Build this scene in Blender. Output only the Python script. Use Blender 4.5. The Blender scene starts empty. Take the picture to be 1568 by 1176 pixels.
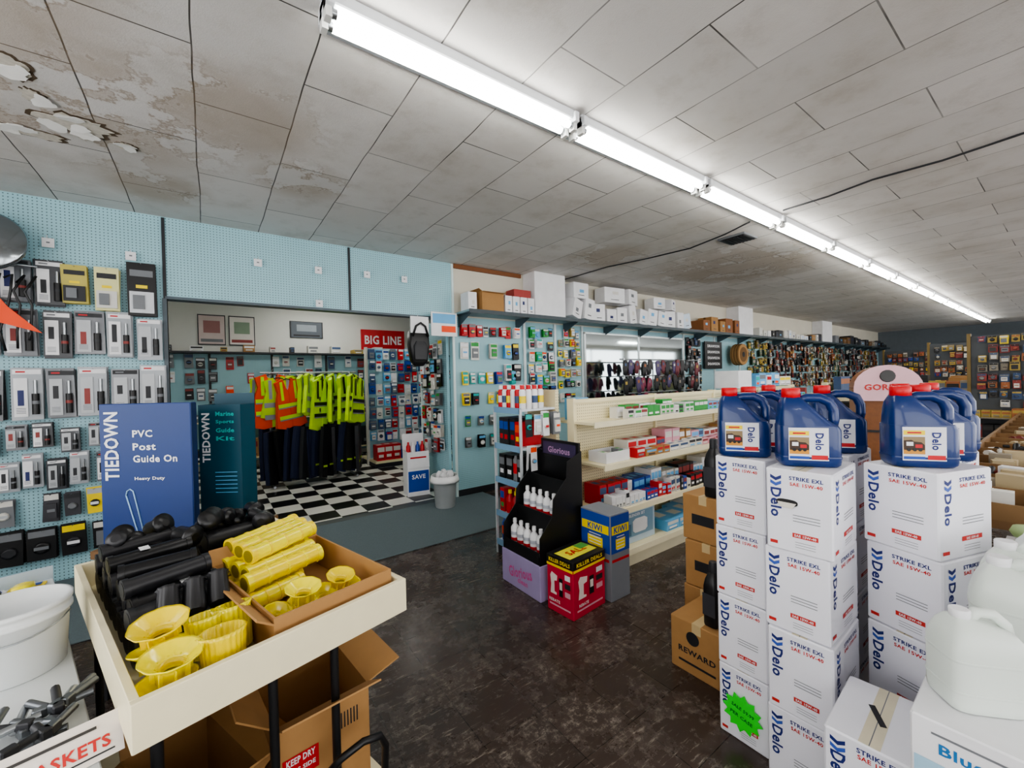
import bpy, math, random
from mathutils import Matrix, Vector
random.seed(11)
R=random.random
def U(a,b): return a+(b-a)*random.random()
sc=bpy.context.scene
HC=3.1; YW=4.9
# ------------------------------------------------------------------ materials
def lin(c):
    return tuple(((x/12.92) if x<=0.04045 else ((x+0.055)/1.055)**2.4) for x in c)
def hexc(h):
    h=h.lstrip('#'); return lin([int(h[i:i+2],16)/255 for i in (0,2,4)])
_m={}
def newmat(name):
    m=bpy.data.materials.new(name); m.use_nodes=True
    nt=m.node_tree; b=nt.nodes['Principled BSDF']; return m,nt,b
def C(h,rough=0.5,metal=0.0,var=0.10,scale=9.0,name=None,trans=0.0,coat=0.0,bump=0.0):
    key=(h,rough,metal,var,scale,trans,coat,bump)
    if key in _m: return _m[key]
    m,nt,b=newmat(name or 'mat_'+h.lstrip('#')); c=hexc(h)
    N=nt.nodes.new('ShaderNodeTexNoise'); N.inputs['Scale'].default_value=scale; N.inputs['Detail'].default_value=4
    tc=nt.nodes.new('ShaderNodeTexCoord'); nt.links.new(tc.outputs['Object'],N.inputs['Vector'])
    mx=nt.nodes.new('ShaderNodeMix'); mx.data_type='RGBA'
    nt.links.new(N.outputs['Fac'],mx.inputs['Factor'])
    mx.inputs['A'].default_value=tuple(x*(1-var) for x in c)+(1,)
    mx.inputs['B'].default_value=tuple(min(1,x*(1+var)) for x in c)+(1,)
    nt.links.new(mx.outputs['Result'],b.inputs['Base Color'])
    b.inputs['Roughness'].default_value=rough; b.inputs['Metallic'].default_value=metal
    if trans: b.inputs['Transmission Weight'].default_value=trans
    if coat: b.inputs['Coat Weight'].default_value=coat
    if bump:
        bp=nt.nodes.new('ShaderNodeBump'); bp.inputs['Strength'].default_value=bump
        nt.links.new(N.outputs['Fac'],bp.inputs['Height']); nt.links.new(bp.outputs['Normal'],b.inputs['Normal'])
    _m[key]=m; return m
def mnode(nt,op,a,b=None,clamp=False):
    n=nt.nodes.new('ShaderNodeMath'); n.operation=op; n.use_clamp=clamp
    for i,x in enumerate((a,b)):
        if x is None: continue
        if isinstance(x,(int,float)): n.inputs[i].default_value=x
        else: nt.links.new(x,n.inputs[i])
    return n.outputs[0]
def mixc(nt,f,a,b):
    n=nt.nodes.new('ShaderNodeMix'); n.data_type='RGBA'
    if isinstance(f,(int,float)): n.inputs['Factor'].default_value=f
    else: nt.links.new(f,n.inputs['Factor'])
    for k,x in (('A',a),('B',b)):
        if isinstance(x,tuple): n.inputs[k].default_value=x+(1,)
        else: nt.links.new(x,n.inputs[k])
    return n.outputs['Result']
def noise(nt,vec,scale,detail=5,rough=.6):
    n=nt.nodes.new('ShaderNodeTexNoise'); n.inputs['Scale'].default_value=scale
    n.inputs['Detail'].default_value=detail; n.inputs['Roughness'].default_value=rough
    nt.links.new(vec,n.inputs['Vector']); return n.outputs['Fac']
def ramp(nt,f,a,b):
    n=nt.nodes.new('ShaderNodeMapRange'); nt.links.new(f,n.inputs[0])
    n.inputs[1].default_value=a; n.inputs[2].default_value=b; return n.outputs[0]
def objc(nt):
    tc=nt.nodes.new('ShaderNodeTexCoord'); return tc.outputs['Object']
def pegmat(name,h,axis='x'):
    m,nt,b=newmat(name); v=objc(nt)
    s=nt.nodes.new('ShaderNodeSeparateXYZ'); nt.links.new(v,s.inputs[0])
    a=s.outputs['X' if axis=='x' else 'Y']; z=s.outputs['Z']
    def cell(q):
        q=mnode(nt,'MULTIPLY',q,1/0.0254); q=mnode(nt,'FRACT',q); q=mnode(nt,'SUBTRACT',q,.5); return mnode(nt,'MULTIPLY',q,q)
    d=mnode(nt,'ADD',cell(a),cell(z)); hole=mnode(nt,'LESS_THAN',d,0.03)
    n=noise(nt,v,2.0); c=hexc(h)
    base=mixc(nt,n,tuple(x*.88 for x in c),tuple(min(1,x*1.1) for x in c))
    nt.links.new(mixc(nt,hole,base,tuple(x*.25 for x in c)),b.inputs['Base Color'])
    b.inputs['Roughness'].default_value=.45; return m
PEG=pegmat('pegboard_blue','#9dc6cf'); PEGY=pegmat('pegboard_blue_side','#9dc6cf','y')
PEGC=pegmat('pegboard_cream','#e2d7b0')
def ceilmat():
    m,nt,b=newmat('ceiling_tiles'); v=objc(nt)
    s=nt.nodes.new('ShaderNodeSeparateXYZ'); nt.links.new(v,s.inputs[0])
    nw=noise(nt,v,1.3,2); wob=mnode(nt,'MULTIPLY',mnode(nt,'SUBTRACT',nw,.5),.03)
    X=mnode(nt,'ADD',mnode(nt,'ADD',s.outputs['X'],wob),.03+.465*20); Y=mnode(nt,'ADD',s.outputs['Y'],-.5+.93*10)
    cb=nt.nodes.new('ShaderNodeCombineXYZ'); nt.links.new(Y,cb.inputs[0]); nt.links.new(X,cb.inputs[1])
    br=nt.nodes.new('ShaderNodeTexBrick'); nt.links.new(cb.outputs[0],br.inputs['Vector'])
    br.inputs['Scale'].default_value=1; br.inputs['Brick Width'].default_value=.93; br.inputs['Row Height'].default_value=.465
    br.inputs['Mortar Size'].default_value=.004; br.inputs['Mortar Smooth'].default_value=.3
    br.inputs['Color1'].default_value=(.74,.715,.69,1); br.inputs['Color2'].default_value=(.64,.62,.595,1)
    br.inputs['Mortar'].default_value=(.62,.6,.58,1)
    n1=noise(nt,v,.8,7,.65); n2=noise(nt,v,140,2); nj=noise(nt,v,1.7,3); n5=noise(nt,v,3.2,8,.75)
    def near(px,py,r):
        vm=nt.nodes.new('ShaderNodeVectorMath'); vm.operation='DISTANCE'; nt.links.new(v,vm.inputs[0]); vm.inputs[1].default_value=(px,py,HC)
        return ramp(nt,vm.outputs['Value'],r,0.0)
    nn=noise(nt,v,2.2,7,.66)
    d=near(-.65,3.2,1.0)
    for q in ((.12,2.9,.6),(6.2,3.0,1.4),(-.9,2.4,.8),(.6,3.5,.4),(-.3,4.2,.4),(4.2,3.6,.6)): d=mnode(nt,'MAXIMUM',d,near(*q))
    dd=mnode(nt,'MULTIPLY',d,2.0,True)
    dm=mnode(nt,'MULTIPLY',dd,ramp(nt,nn,.43,.52),True)
    e=mnode(nt,'ABSOLUTE',mnode(nt,'SUBTRACT',nn,.47)); ring=mnode(nt,'MULTIPLY',dd,ramp(nt,e,.020,.004),True)
    col=mixc(nt,mnode(nt,'MULTIPLY',ramp(nt,n1,.46,.70),.45),br.outputs['Color'],(.42,.375,.31))
    col=mixc(nt,mnode(nt,'MULTIPLY',ramp(nt,n5,.52,.74),.28),col,(.38,.34,.285))
    left=ramp(nt,s.outputs['X'],1.5,-.5)
    seam=mnode(nt,'MULTIPLY',br.outputs['Fac'],mnode(nt,'ADD',ramp(nt,nj,.30,.58),mnode(nt,'MULTIPLY',left,.5),True),True)
    col=mixc(nt,mnode(nt,'ADD',mnode(nt,'MULTIPLY',seam,.72),mnode(nt,'MULTIPLY',br.outputs['Fac'],.22),True),col,(.05,.045,.04))
    col=mixc(nt,mnode(nt,'MULTIPLY',dm,.42),col,(.33,.23,.13))
    col=mixc(nt,mnode(nt,'MULTIPLY',ring,.5),col,(.24,.15,.07))
    nt.links.new(col,b.inputs['Base Color']); b.inputs['Roughness'].default_value=.75
    bp=nt.nodes.new('ShaderNodeBump'); bp.inputs['Strength'].default_value=.55; bp.inputs['Distance'].default_value=.006
    hgt=mnode(nt,'ADD',mnode(nt,'SUBTRACT',mnode(nt,'MULTIPLY',n2,.3),br.outputs['Fac']),mnode(nt,'MULTIPLY',n5,1.2))
    nt.links.new(hgt,bp.inputs['Height']); nt.links.new(bp.outputs['Normal'],b.inputs['Normal']); return m
def floormat():
    m,nt,b=newmat('floor_dark_vinyl'); v=objc(nt)
    ck=nt.nodes.new('ShaderNodeTexBrick'); nt.links.new(v,ck.inputs['Vector']); ck.offset=0
    for k,x in (('Scale',1),('Brick Width',.3),('Row Height',.3),('Mortar Size',.0018)): ck.inputs[k].default_value=x
    ck.inputs['Color1'].default_value=hexc('#443832')+(1,); ck.inputs['Color2'].default_value=hexc('#3a302b')+(1,)
    ck.inputs['Mortar'].default_value=hexc('#1c1714')+(1,)
    n1=noise(nt,v,1.6,8,.7); n2=noise(nt,v,26,10,.85); n3=noise(nt,v,4,6,.7)
    mp=nt.nodes.new('ShaderNodeMapping'); mp.inputs['Scale'].default_value=(3,22,1); mp.inputs['Rotation'].default_value=(0,0,.6); nt.links.new(v,mp.inputs[0])
    n4=noise(nt,mp.outputs[0],3,6,.7)
    sc1=mnode(nt,'MULTIPLY',ramp(nt,n2,.50,.60),ramp(nt,n3,.46,.58),True)
    sc2=mnode(nt,'MULTIPLY',ramp(nt,n4,.57,.64),ramp(nt,n1,.45,.55),True)
    col=mixc(nt,mnode(nt,'MULTIPLY',sc1,.5),ck.outputs['Color'],hexc('#b0a69a'))
    col=mixc(nt,mnode(nt,'MULTIPLY',sc2,.5),col,hexc('#b8aea0'))
    col=mixc(nt,mnode(nt,'MULTIPLY',ramp(nt,n1,.45,.7),.35),col,hexc('#54463d'))
    nt.links.new(col,b.inputs['Base Color'])
    rr=nt.nodes.new('ShaderNodeMapRange'); nt.links.new(n3,rr.inputs[0]); rr.inputs[1].default_value=.3; rr.inputs[2].default_value=.7
    rr.inputs[3].default_value=.12; rr.inputs[4].default_value=.42
    nt.links.new(rr.outputs[0],b.inputs['Roughness'])
    bp=nt.nodes.new('ShaderNodeBump'); bp.inputs['Strength'].default_value=.2; bp.inputs['Distance'].default_value=.01
    nt.links.new(n3,bp.inputs['Height']); nt.links.new(bp.outputs['Normal'],b.inputs['Normal']); return m
def checkmat():
    m,nt,b=newmat('floor_checker'); v=objc(nt)
    mp=nt.nodes.new('ShaderNodeMapping'); nt.links.new(v,mp.inputs[0]); mp.inputs['Scale'].default_value=(1/.3,1/.3,0); mp.inputs['Location'].default_value=(0,0,.5)
    ck=nt.nodes.new('ShaderNodeTexChecker'); nt.links.new(mp.outputs[0],ck.inputs['Vector']); ck.inputs['Scale'].default_value=1
    ck.inputs['Color1'].default_value=hexc('#e6e4dc')+(1,); ck.inputs['Color2'].default_value=hexc('#1b1b1c')+(1,)
    nt.links.new(ck.outputs['Color'],b.inputs['Base Color']); b.inputs['Roughness'].default_value=.3; return m
def emis(name,h,s):
    m=bpy.data.materials.new(name); m.use_nodes=True; nt=m.node_tree; nt.nodes.remove(nt.nodes['Principled BSDF'])
    e=nt.nodes.new('ShaderNodeEmission'); e.inputs[0].default_value=hexc(h)+(1,); e.inputs[1].default_value=s
    nt.links.new(e.outputs[0],nt.nodes['Material Output'].inputs[0]); return m
WHITE=C('#e4e4e6',.5); OFFW=C('#d5d3cc',.6); CREAM=C('#e8ddb6',.5,var=.05); BLACK=C('#141416',.4); DARK=C('#26272b',.5)
NAVY=C('#1a2660',.5); RED=C('#c0141f',.45); YEL=C('#f2d60a',.4); BLUE=C('#15459f',.4); ORG=C('#f04a0c',.5); GRN=C('#2f9640',.5)
KRAFT=C('#a97f4e',.75,var=.12,scale=14); KRAFTD=C('#745532',.8); METAL=C('#a9adb0',.3,.9); PALEB=C('#8fb3bb',.5); PINK=C('#d9a0ae',.5)
CART_W=C('#e9e9f0',.45,var=.03); TEAL=C('#1aa6a0',.5); GREY=C('#74777b',.5); LBLUE=C('#6aaedc',.5); PURP=C('#6c5aa0',.5)
MR=C('#8e3a36'); MB_=C('#3e5478'); MY=C('#b39a4a'); MG=C('#56705a'); MK=C('#3a3836'); MT=C('#8d8576'); MO=C('#a5653c')
MUTED=[MK,DARK,GREY,MT,MR,MB_,OFFW,MY,BLACK,MO]
# ------------------------------------------------------------------ builder
_tc={}
def text_geo(s):
    if s in _tc: return _tc[s]
    cu=bpy.data.curves.new('t','FONT'); cu.body=s; cu.align_x='CENTER'; cu.align_y='CENTER'; cu.resolution_u=2; cu.offset=0.028; cu.space_character=1.08
    ob=bpy.data.objects.new('t',cu); sc.collection.objects.link(ob)
    dg=bpy.context.evaluated_depsgraph_get(); dg.update(); me=ob.evaluated_get(dg).to_mesh()
    g=([tuple(v.co) for v in me.vertices],[tuple(p.vertices) for p in me.polygons])
    xs=[v[0] for v in g[0]]; ys=[v[1] for v in g[0]]; cx=(min(xs)+max(xs))/2; cy=(min(ys)+max(ys))/2
    g=([(v[0]-cx,v[1]-cy,0) for v in g[0]],g[1],max(xs)-min(xs),max(ys)-min(ys))
    bpy.data.objects.remove(ob); bpy.data.curves.remove(cu); _tc[s]=g; return g
def T(x=0,y=0,z=0): return Matrix.Translation((x,y,z))
def RZ(d): return Matrix.Rotation(math.radians(d),4,'Z')
def RX(d): return Matrix.Rotation(math.radians(d),4,'X')
def RY(d): return Matrix.Rotation(math.radians(d),4,'Y')
FRONT=RX(90)
def FM(x,y,z,yaw=0): return T(x,y,z)@RZ(yaw)@FRONT
class MB:
    def __init__(s): s.v=[];s.f=[];s.m=[];s.s=[];s.mats=[];s.M=Matrix()
    def mi(s,m):
        if m not in s.mats: s.mats.append(m)
        return s.mats.index(m)
    def add(s,vs,fs,mat,smooth=False,M=None):
        o=len(s.v); MM=s.M@M if M is not None else s.M
        s.v+= [tuple(MM@Vector(p)) for p in vs]; k=s.mi(mat)
        for f in fs: s.f.append(tuple(i+o for i in f)); s.m.append(k); s.s.append(smooth)
    def box(s,x0,y0,z0,x1,y1,z1,mat,M=None,ch=0):
        if ch<=0:
            vs=[(x,y,z) for z in (z0,z1) for y in (y0,y1) for x in (x0,x1)]
            fs=[(0,2,3,1),(4,5,7,6),(0,1,5,4),(2,6,7,3),(0,4,6,2),(1,3,7,5)]
            s.add(vs,fs,mat,False,M); return
        c=ch
        def ring(i,z):
            a0,b0,a1,b1=x0+i,y0+i,x1-i,y1-i
            return [(a0+c,b0,z),(a1-c,b0,z),(a1,b0+c,z),(a1,b1-c,z),(a1-c,b1,z),(a0+c,b1,z),(a0,b1-c,z),(a0,b0+c,z)]
        vs=ring(c*.7,z0)+ring(0,z0+c)+ring(0,z1-c)+ring(c*.7,z1)
        fs=[tuple(reversed(range(8))),tuple(range(24,32))]
        for r in range(3):
            for i in range(8):
                j=(i+1)%8; fs.append((r*8+i,r*8+j,r*8+8+j,r*8+8+i))
        s.add(vs,fs,mat,False,M)
    def quad(s,w,h,mat,M,z=0.0):
        s.add([(-w/2,-h/2,z),(w/2,-h/2,z),(w/2,h/2,z),(-w/2,h/2,z)],[(0,1,2,3)],mat,False,M)
    def poly(s,pts,mat,M,th=0):
        n=len(pts)
        if th<=0: s.add([(p[0],p[1],0) for p in pts],[tuple(range(n))],mat,False,M); return
        vs=[(p[0],p[1],0) for p in pts]+[(p[0],p[1],th) for p in pts]
        fs=[tuple(reversed(range(n))),tuple(range(n,2*n))]+[(i,(i+1)%n,(i+1)%n+n,i+n) for i in range(n)]
        s.add(vs,fs,mat,False,M)
    def cyl(s,p0,p1,r0,mat,r1=None,n=14,caps=True,M=None):
        r1=r0 if r1 is None else r1; p0=Vector(p0);p1=Vector(p1); d=(p1-p0).normalized()
        a=d.orthogonal().normalized(); b=d.cross(a)
        vs=[];fs=[]
        for p,r in ((p0,r0),(p1,r1)):
            for i in range(n):
                t=2*math.pi*i/n; vs.append(p+a*r*math.cos(t)+b*r*math.sin(t))
        for i in range(n): fs.append((i,(i+1)%n,(i+1)%n+n,i+n))
        s.add(vs,fs,mat,True,M)
        if caps: s.add(vs,[tuple(reversed(range(n))),tuple(range(n,2*n))],mat,False,M)
    def lathe(s,prof,mat,M=None,n=20,cap=True,rib=0,nr=0):
        vs=[];fs=[]
        for r,z in prof:
            for i in range(n):
                t=2*math.pi*i/n; k=1+(rib*math.cos(nr*t) if rib else 0); vs.append((r*k*math.cos(t),r*k*math.sin(t),z))
        for j in range(len(prof)-1):
            for i in range(n): fs.append((j*n+i,j*n+(i+1)%n,(j+1)*n+(i+1)%n,(j+1)*n+i))
        s.add(vs,fs,mat,True,M)
        if cap: s.add(vs,[tuple(reversed(range(n))),tuple(range((len(prof)-1)*n,len(prof)*n))],mat,False,M)
    def tube(s,pts,r,mat,n=8,M=None):
        pts=[Vector(p) for p in pts]; vs=[];fs=[]
        up=None
        for i,p in enumerate(pts):
            d=(pts[min(i+1,len(pts)-1)]-pts[max(i-1,0)]).normalized()
            if up is None: up=d.orthogonal().normalized()
            a=(up-d*up.dot(d)).normalized(); up=a; b=d.cross(a)
            for k in range(n):
                t=2*math.pi*k/n; vs.append(p+a*r*math.cos(t)+b*r*math.sin(t))
        for i in range(len(pts)-1):
            for k in range(n): fs.append((i*n+k,i*n+(k+1)%n,(i+1)*n+(k+1)%n,(i+1)*n+k))
        fs+= [tuple(reversed(range(n))),tuple(range((len(pts)-1)*n,len(pts)*n))]
        s.add(vs,fs,mat,True,M)
    def loft(s,secs,mat,M=None,n=24,e=.35):
        vs=[];fs=[]
        for cx,cy,w,d,z in secs:
            for i in range(n):
                t=2*math.pi*i/n; c=math.cos(t); q=math.sin(t)
                vs.append((cx+w*math.copysign(abs(c)**e,c),cy+d*math.copysign(abs(q)**e,q),z))
        m=len(secs)
        for j in range(m-1):
            for i in range(n): fs.append((j*n+i,j*n+(i+1)%n,(j+1)*n+(i+1)%n,(j+1)*n+i))
        s.add(vs,fs,mat,True,M); s.add(vs,[tuple(reversed(range(n))),tuple(range((m-1)*n,m*n))],mat,False,M)
    def text(s,t,h,mat,M,w=None,z=.0012):
        g=text_geo(t); k=h/max(g[3],1e-6); kx=(w/g[2]) if w else k
        s.add([(p[0]*kx,p[1]*k,z) for p in g[0]],g[1],mat,False,M)
    def obj(s,name):
        me=bpy.data.meshes.new(name); me.from_pydata(s.v,[],s.f)
        for m in s.mats: me.materials.append(m)
        me.polygons.foreach_set('material_index',s.m); me.polygons.foreach_set('use_smooth',s.s); me.update()
        o=bpy.data.objects.new(name,me); sc.collection.objects.link(o)
        return o
# ------------------------------------------------------------------ generic goods
PAL=[WHITE,WHITE,RED,BLUE,YEL,OFFW,GRN,BLACK,ORG,LBLUE,GREY,TEAL]
LPAL=[PAL]
def lbl(): return random.choice(LPAL[0])
def goods(b,x0,x1,yf,z,dep=.2,h=(.08,.14),w=(.05,.1),pal=PAL,kind='box',gap=.006,run=3):
    x=x0
    while x<x1-w[0]:
        ww=min(U(*w),x1-x); hh=U(*h); m=random.choice(pal); m2=lbl(); m3=lbl(); k=kind if kind!='mix' else random.choice(['box','box','bottle','can'])
        for r in range(random.randint(1,run)):
            if x+ww>x1: break
            if k=='box':
                d=dep*U(.7,1); jy=U(0,.015); P=T(x+ww/2,yf+jy+d/2,z)@RZ(U(-2.5,2.5))
                b.box(-ww/2,-d/2,0,ww/2,d/2,hh,m,P)
                F=P@FM(0,-d/2,hh/2)
                b.quad(ww*.86,hh*.3,m2,F@T(0,hh*.22,0),.0012); b.quad(ww*.6,hh*.18,m3,F@T(0,-hh*.2,0),.0012)
                b.quad(ww*.8,hh*.04,DARK,F@T(0,-hh*.36,0),.0012)
                b.quad(ww*.6,d*.4,m2,P@T(0,0,hh),.0012)
            elif k=='bottle':
                r0=ww*.45; nd=max(1,int(dep/(2.2*r0)))
                for q in range(min(nd,3)):
                    P=T(x+ww/2,yf+r0+q*2.1*r0,z)
                    b.lathe([(r0*.9,0),(r0,.01),(r0,hh*.62),(r0*.45,hh*.78),(r0*.4,hh*.84)],m,P,n=10)
                    b.lathe([(r0*.5,hh*.84),(r0*.45,hh)],m2,P,n=8)
                    b.lathe([(r0*1.02,hh*.15),(r0*1.02,hh*.5)],m3,P,n=10,cap=False)
            else:
                r0=ww*.45
                for q in range(2):
                    P=T(x+ww/2,yf+r0+q*2.1*r0,z)
                    b.lathe([(r0*.95,0),(r0,.006),(r0,hh*.85),(r0*.7,hh*.9),(r0*.6,hh)],m,P,n=12)
                    b.lathe([(r0*1.02,hh*.3),(r0*1.02,hh*.7)],m2,P,n=12,cap=False)
            x+=ww+gap
def packs(b,M,xs,zs,w,h,pal=None,skip=.05,jz=0):
    for z in zs:
        for x in xs:
            if R()<skip: continue
            ww=w*U(.8,1.08); hh=h*U(.75,1.1); P=M@T(x+U(-.01,.01),z+U(-jz,jz),.002)
            a=random.choice(pal or PAL); c=lbl(); n=random.randint(1,3)
            b.cyl((0,hh/2-.01,0),(0,hh/2-.01,.10),.0025,METAL,n=5,M=P)
            for q in range(n):
                Q=P@T(U(-.004,.004),U(-.004,.004),.03+.024*q)@RZ(U(-3,3))
                b.box(-ww/2,-hh/2,-.001,ww/2,hh/2,.001,a,Q)
            Q=P@T(0,0,.03+.024*(n-1))
            b.quad(ww*.9,hh*.2,c,Q@T(0,hh*.35,0),.002)
            if R()<.5: b.box(-ww*.34,-hh*.38,.001,ww*.34,hh*.14,.018,random.choice([a,DARK,GREY,OFFW,c]),Q)
            else: b.lathe([(ww*.3,0),(ww*.3,.012),(ww*.2,.018)],random.choice([a,DARK,GREY,OFFW,c]),Q@T(0,-hh*.1,.001),n=10)
            b.quad(ww*.5,hh*.1,lbl(),Q@T(0,-hh*.1,0),.0195)
def carton(b,M,w,d,h,body,tape=None):
    b.box(-w/2,-d/2,0,w/2,d/2,h,body,M,ch=.004)
    b.box(-w/2+.004,-.0012,h-.001,w/2-.004,.0012,h+.0008,DARK,M)
    if tape: b.box(-w/2-.0006,-.024,h-.05,w/2+.0006,.024,h+.0012,tape,M)
def open_carton(b,M,w,d,h,mat,t=.005,flaps=(70,60,80,50),fl=.12):
    b.box(-w/2,-d/2,0,w/2,d/2,t,mat,M)
    b.box(-w/2,-d/2,t,w/2,-d/2+t,h,mat,M); b.box(-w/2,d/2-t,t,w/2,d/2,h,mat,M)
    b.box(-w/2,-d/2+t,t,-w/2+t,d/2-t,h,mat,M); b.box(w/2-t,-d/2+t,t,w/2,d/2-t,h,mat,M)
    if flaps:
        a=flaps
        b.box(-w/2,-t,0,w/2,0,fl,mat,M@T(0,-d/2+t,h)@RX(a[0]))
        b.box(-w/2,0,0,w/2,t,fl,mat,M@T(0,d/2-t,h)@RX(-a[1]))
        b.box(-t,-d/2,0,0,d/2,fl,mat,M@T(-w/2+t,0,h)@RY(-a[2]))
        b.box(0,-d/2,0,t,d/2,fl,mat,M@T(w/2-t,0,h)@RY(a[3]))
# ================================================================== ROOM SHELL
CE=ceilmat(); FL=floormat(); WALLM=C('#d0cbbc',.7,var=.06,scale=3); TRIMD=C('#26282c',.5)
b=MB(); b.box(-3.1,-4.1,-.1,22.1,5.0,0,FL); b.obj('floor')
b=MB(); b.box(-3.1,5.0,-.1,6.1,9.6,0,checkmat()); b.obj('floor_backroom')
b=MB(); b.box(-3.1,-4.1,HC,22.1,9.6,HC+.1,CE); b.obj('ceiling')
b=MB(); b.box(-3.1,3.4,0,-3,9.6,HC,WALLM); b.box(-3.1,-4.1,0,-3,-3,HC,WALLM); b.box(-3.1,-3,0,-3,3.4,.7,WALLM); b.box(-3.1,-3,2.9,-3,3.4,HC,WALLM); b.obj('wall_left')
b=MB(); b.box(22,-4,0,22.1,5,HC,C('#6a7278',.7)); b.obj('wall_right')
b=MB()
b.box(-3,YW,0,-.30,YW+.1,HC,PEG); b.box(-.30,YW,2.38,2.61,YW+.1,HC,PEG)
b.box(2.61,YW,0,3.0,YW+.1,2.40,PEG); b.box(2.61,YW,2.40,22,YW+.1,HC,WALLM)
b.box(3.0,YW,0,22,YW+.1,2.40,PEG)
b.obj('wall_rear')
b=MB()
for x in (-.31,1.31): b.box(x-.012,YW-.012,2.38 if x>0 else .05,x+.012,YW,HC-.01,TRIMD)
b.box(2.60,YW-.02,0,2.63,YW,HC-.01,C('#cfe0e0',.4)); b.box(-.31,YW-.02,2.355,2.62,YW+.11,2.38,C('#4b5860',.4))
b.box(-.33,YW-.015,0,-.30,YW+.11,2.36,C('#4b5860',.4)); b.obj('trim_1')
b=MB(); b.box(2.63,YW-.03,HC-.06,3.75,YW,HC-.005,C('#7a4a26',.6)); b.obj('trim_2')
b=MB(); b.box(2.61,YW-.015,0,22,YW,.09,DARK); b.obj('baseboard_rear')
BW=C('#d4d4ce',.7,var=.03)
b=MB(); b.box(-3,9.5,0,6,9.6,HC,BW); b.obj('wall_backroom_rear')
b=MB(); b.box(6,5.0,0,6.1,9.6,HC,BW); b.obj('wall_backroom_right')
b=MB()
b.box(-3,-4.1,0,22,-4,.5,WALLM); b.box(-3,-4.1,2.9,22,-4,HC,WALLM)
for x in range(-3,22,5): b.box(x,-4.1,.5,x+.4,-4,2.9,WALLM)
b.box(21.6,-4.1,.5,22,-4,2.9,WALLM); b.obj('wall_front')
A=C('#9da2a6',.35,.8)
for i,x in enumerate(range(-3,22,5)):
    b=MB(); x0=x+.4; x1=min(x+5,21.6)
    for xx in (x0,(x0+x1)/2-.02,x1-.04): b.box(xx,-4.08,.5,xx+.04,-4.02,2.9,A)
    b.box(x0,-4.08,.5,x1,-4.02,.54,A); b.box(x0,-4.08,2.86,x1,-4.02,2.9,A); b.obj('window_%d'%(i+1))
b=MB()
for yy in (-3,-.9,1.2,3.36): b.box(-3.08,yy,.7,-3.02,yy+.04,2.9,A)
b.box(-3.08,-3,.7,-3.02,3.4,.74,A); b.box(-3.08,-3,2.86,-3.02,3.4,2.9,A); b.obj('window_6')  # unseen side window, added to let sky light reach the left area
b=MB(); cm=C('#647175',.95,var=.2,scale=120,bump=.3); b.box(-2.6,3.62,0.001,3.0,4.88,.012,cm,ch=.004); b.obj('entrance_carpet')
b=MB(); b.box(-.29,4.885,0.0005,2.53,5.02,.010,C('#4a5152',.5)); b.obj('trim_threshold')
# ================================================================== LIGHTS
TUBE=emis('fluorescent_tube','#fbfaf4',24); FIX=C('#dcdfe2',.4)
def fixture(x0,y,L=1.36):
    b=MB(); b.box(x0,y-.055,HC-.055,x0+L,y+.055,HC-.001,FIX,ch=.006)
    b.box(x0,y-.075,HC-.075,x0+.03,y+.075,HC-.02,FIX); b.box(x0+L-.03,y-.075,HC-.075,x0+L,y+.075,HC-.02,FIX)
    for o in (-.035,.035):
        b.cyl((x0+.045,y+o,HC-.085),(x0+L-.045,y+o,HC-.085),.019,TUBE,n=12)
        for q,s in ((x0+.012,1),(x0+L-.012,-1)):
            b.box(q-.012,y+o-.02,HC-.115,q+.012,y+o+.02,HC-.05,C('#e8e8e4',.4))
            b.cyl((q+s*.01,y+o,HC-.085),(q+s*.034,y+o,HC-.085),.0185,METAL,n=10)
    b.obj('fluorescent_light')
for i in range(14): fixture(.40+1.40*i,1.775)
for i in range(5): fixture(-1.2+3.8*i,-1.9)  # second fixture row, out of view, added to brighten the room
for x in (-1.6,.4,2.6): fixture(x,6.9)
fixture(1.2,8.6)
b=MB(); b.box(.44,1.885,HC-.03,20.2,1.93,HC-.001,C('#7e8184',.4,.4),ch=.004)
b.obj('lighting_wire_channel')
b=MB(); pts=[(4.5,4.88,HC-.012),(4.52,4.5,HC-.012),(4.53,3.9,HC-.012),(4.66,3.3,HC-.016),(4.75,2.8,HC-.012),(4.6,2.3,HC-.018),(4.44,1.97,HC-.02)]
b.tube(pts,.008,DARK)
b.tube([(4.42,1.66,HC-.015),(4.40,1.3,HC-.02),(4.36,.99,HC-.01),(4.38,.6,HC-.022),(4.37,.2,HC-.01),(4.36,-.6,HC-.01)],.008,DARK)
b.obj('ceiling_cable')
b=MB(); b.box(4.74,2.16,HC-.02,5.06,2.46,HC-.0005,GREY,ch=.004)
for i in range(7): b.box(4.77,2.185+i*.037,HC-.03,5.03,2.195+i*.037,HC-.018,BLACK)
b.box(4.765,2.18,HC-.0235,5.035,2.44,HC-.0195,BLACK); b.obj('ceiling_vent')
b=MB(); pm=C('#cfc9bd',.85,bump=.6,scale=40,var=.3); pd=C('#5c4d3b',.9,var=.3,scale=25); pw=C('#f6f4f0',.7)
def ragged(r,n,sx,sy,lo=.45):
    o=[];k=1
    for i in range(n):
        k=.6*k+.4*U(lo,1.3); a=2*math.pi*i/n; o.append((r*k*sx*math.cos(a),r*k*sy*math.sin(a)))
    return o
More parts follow.
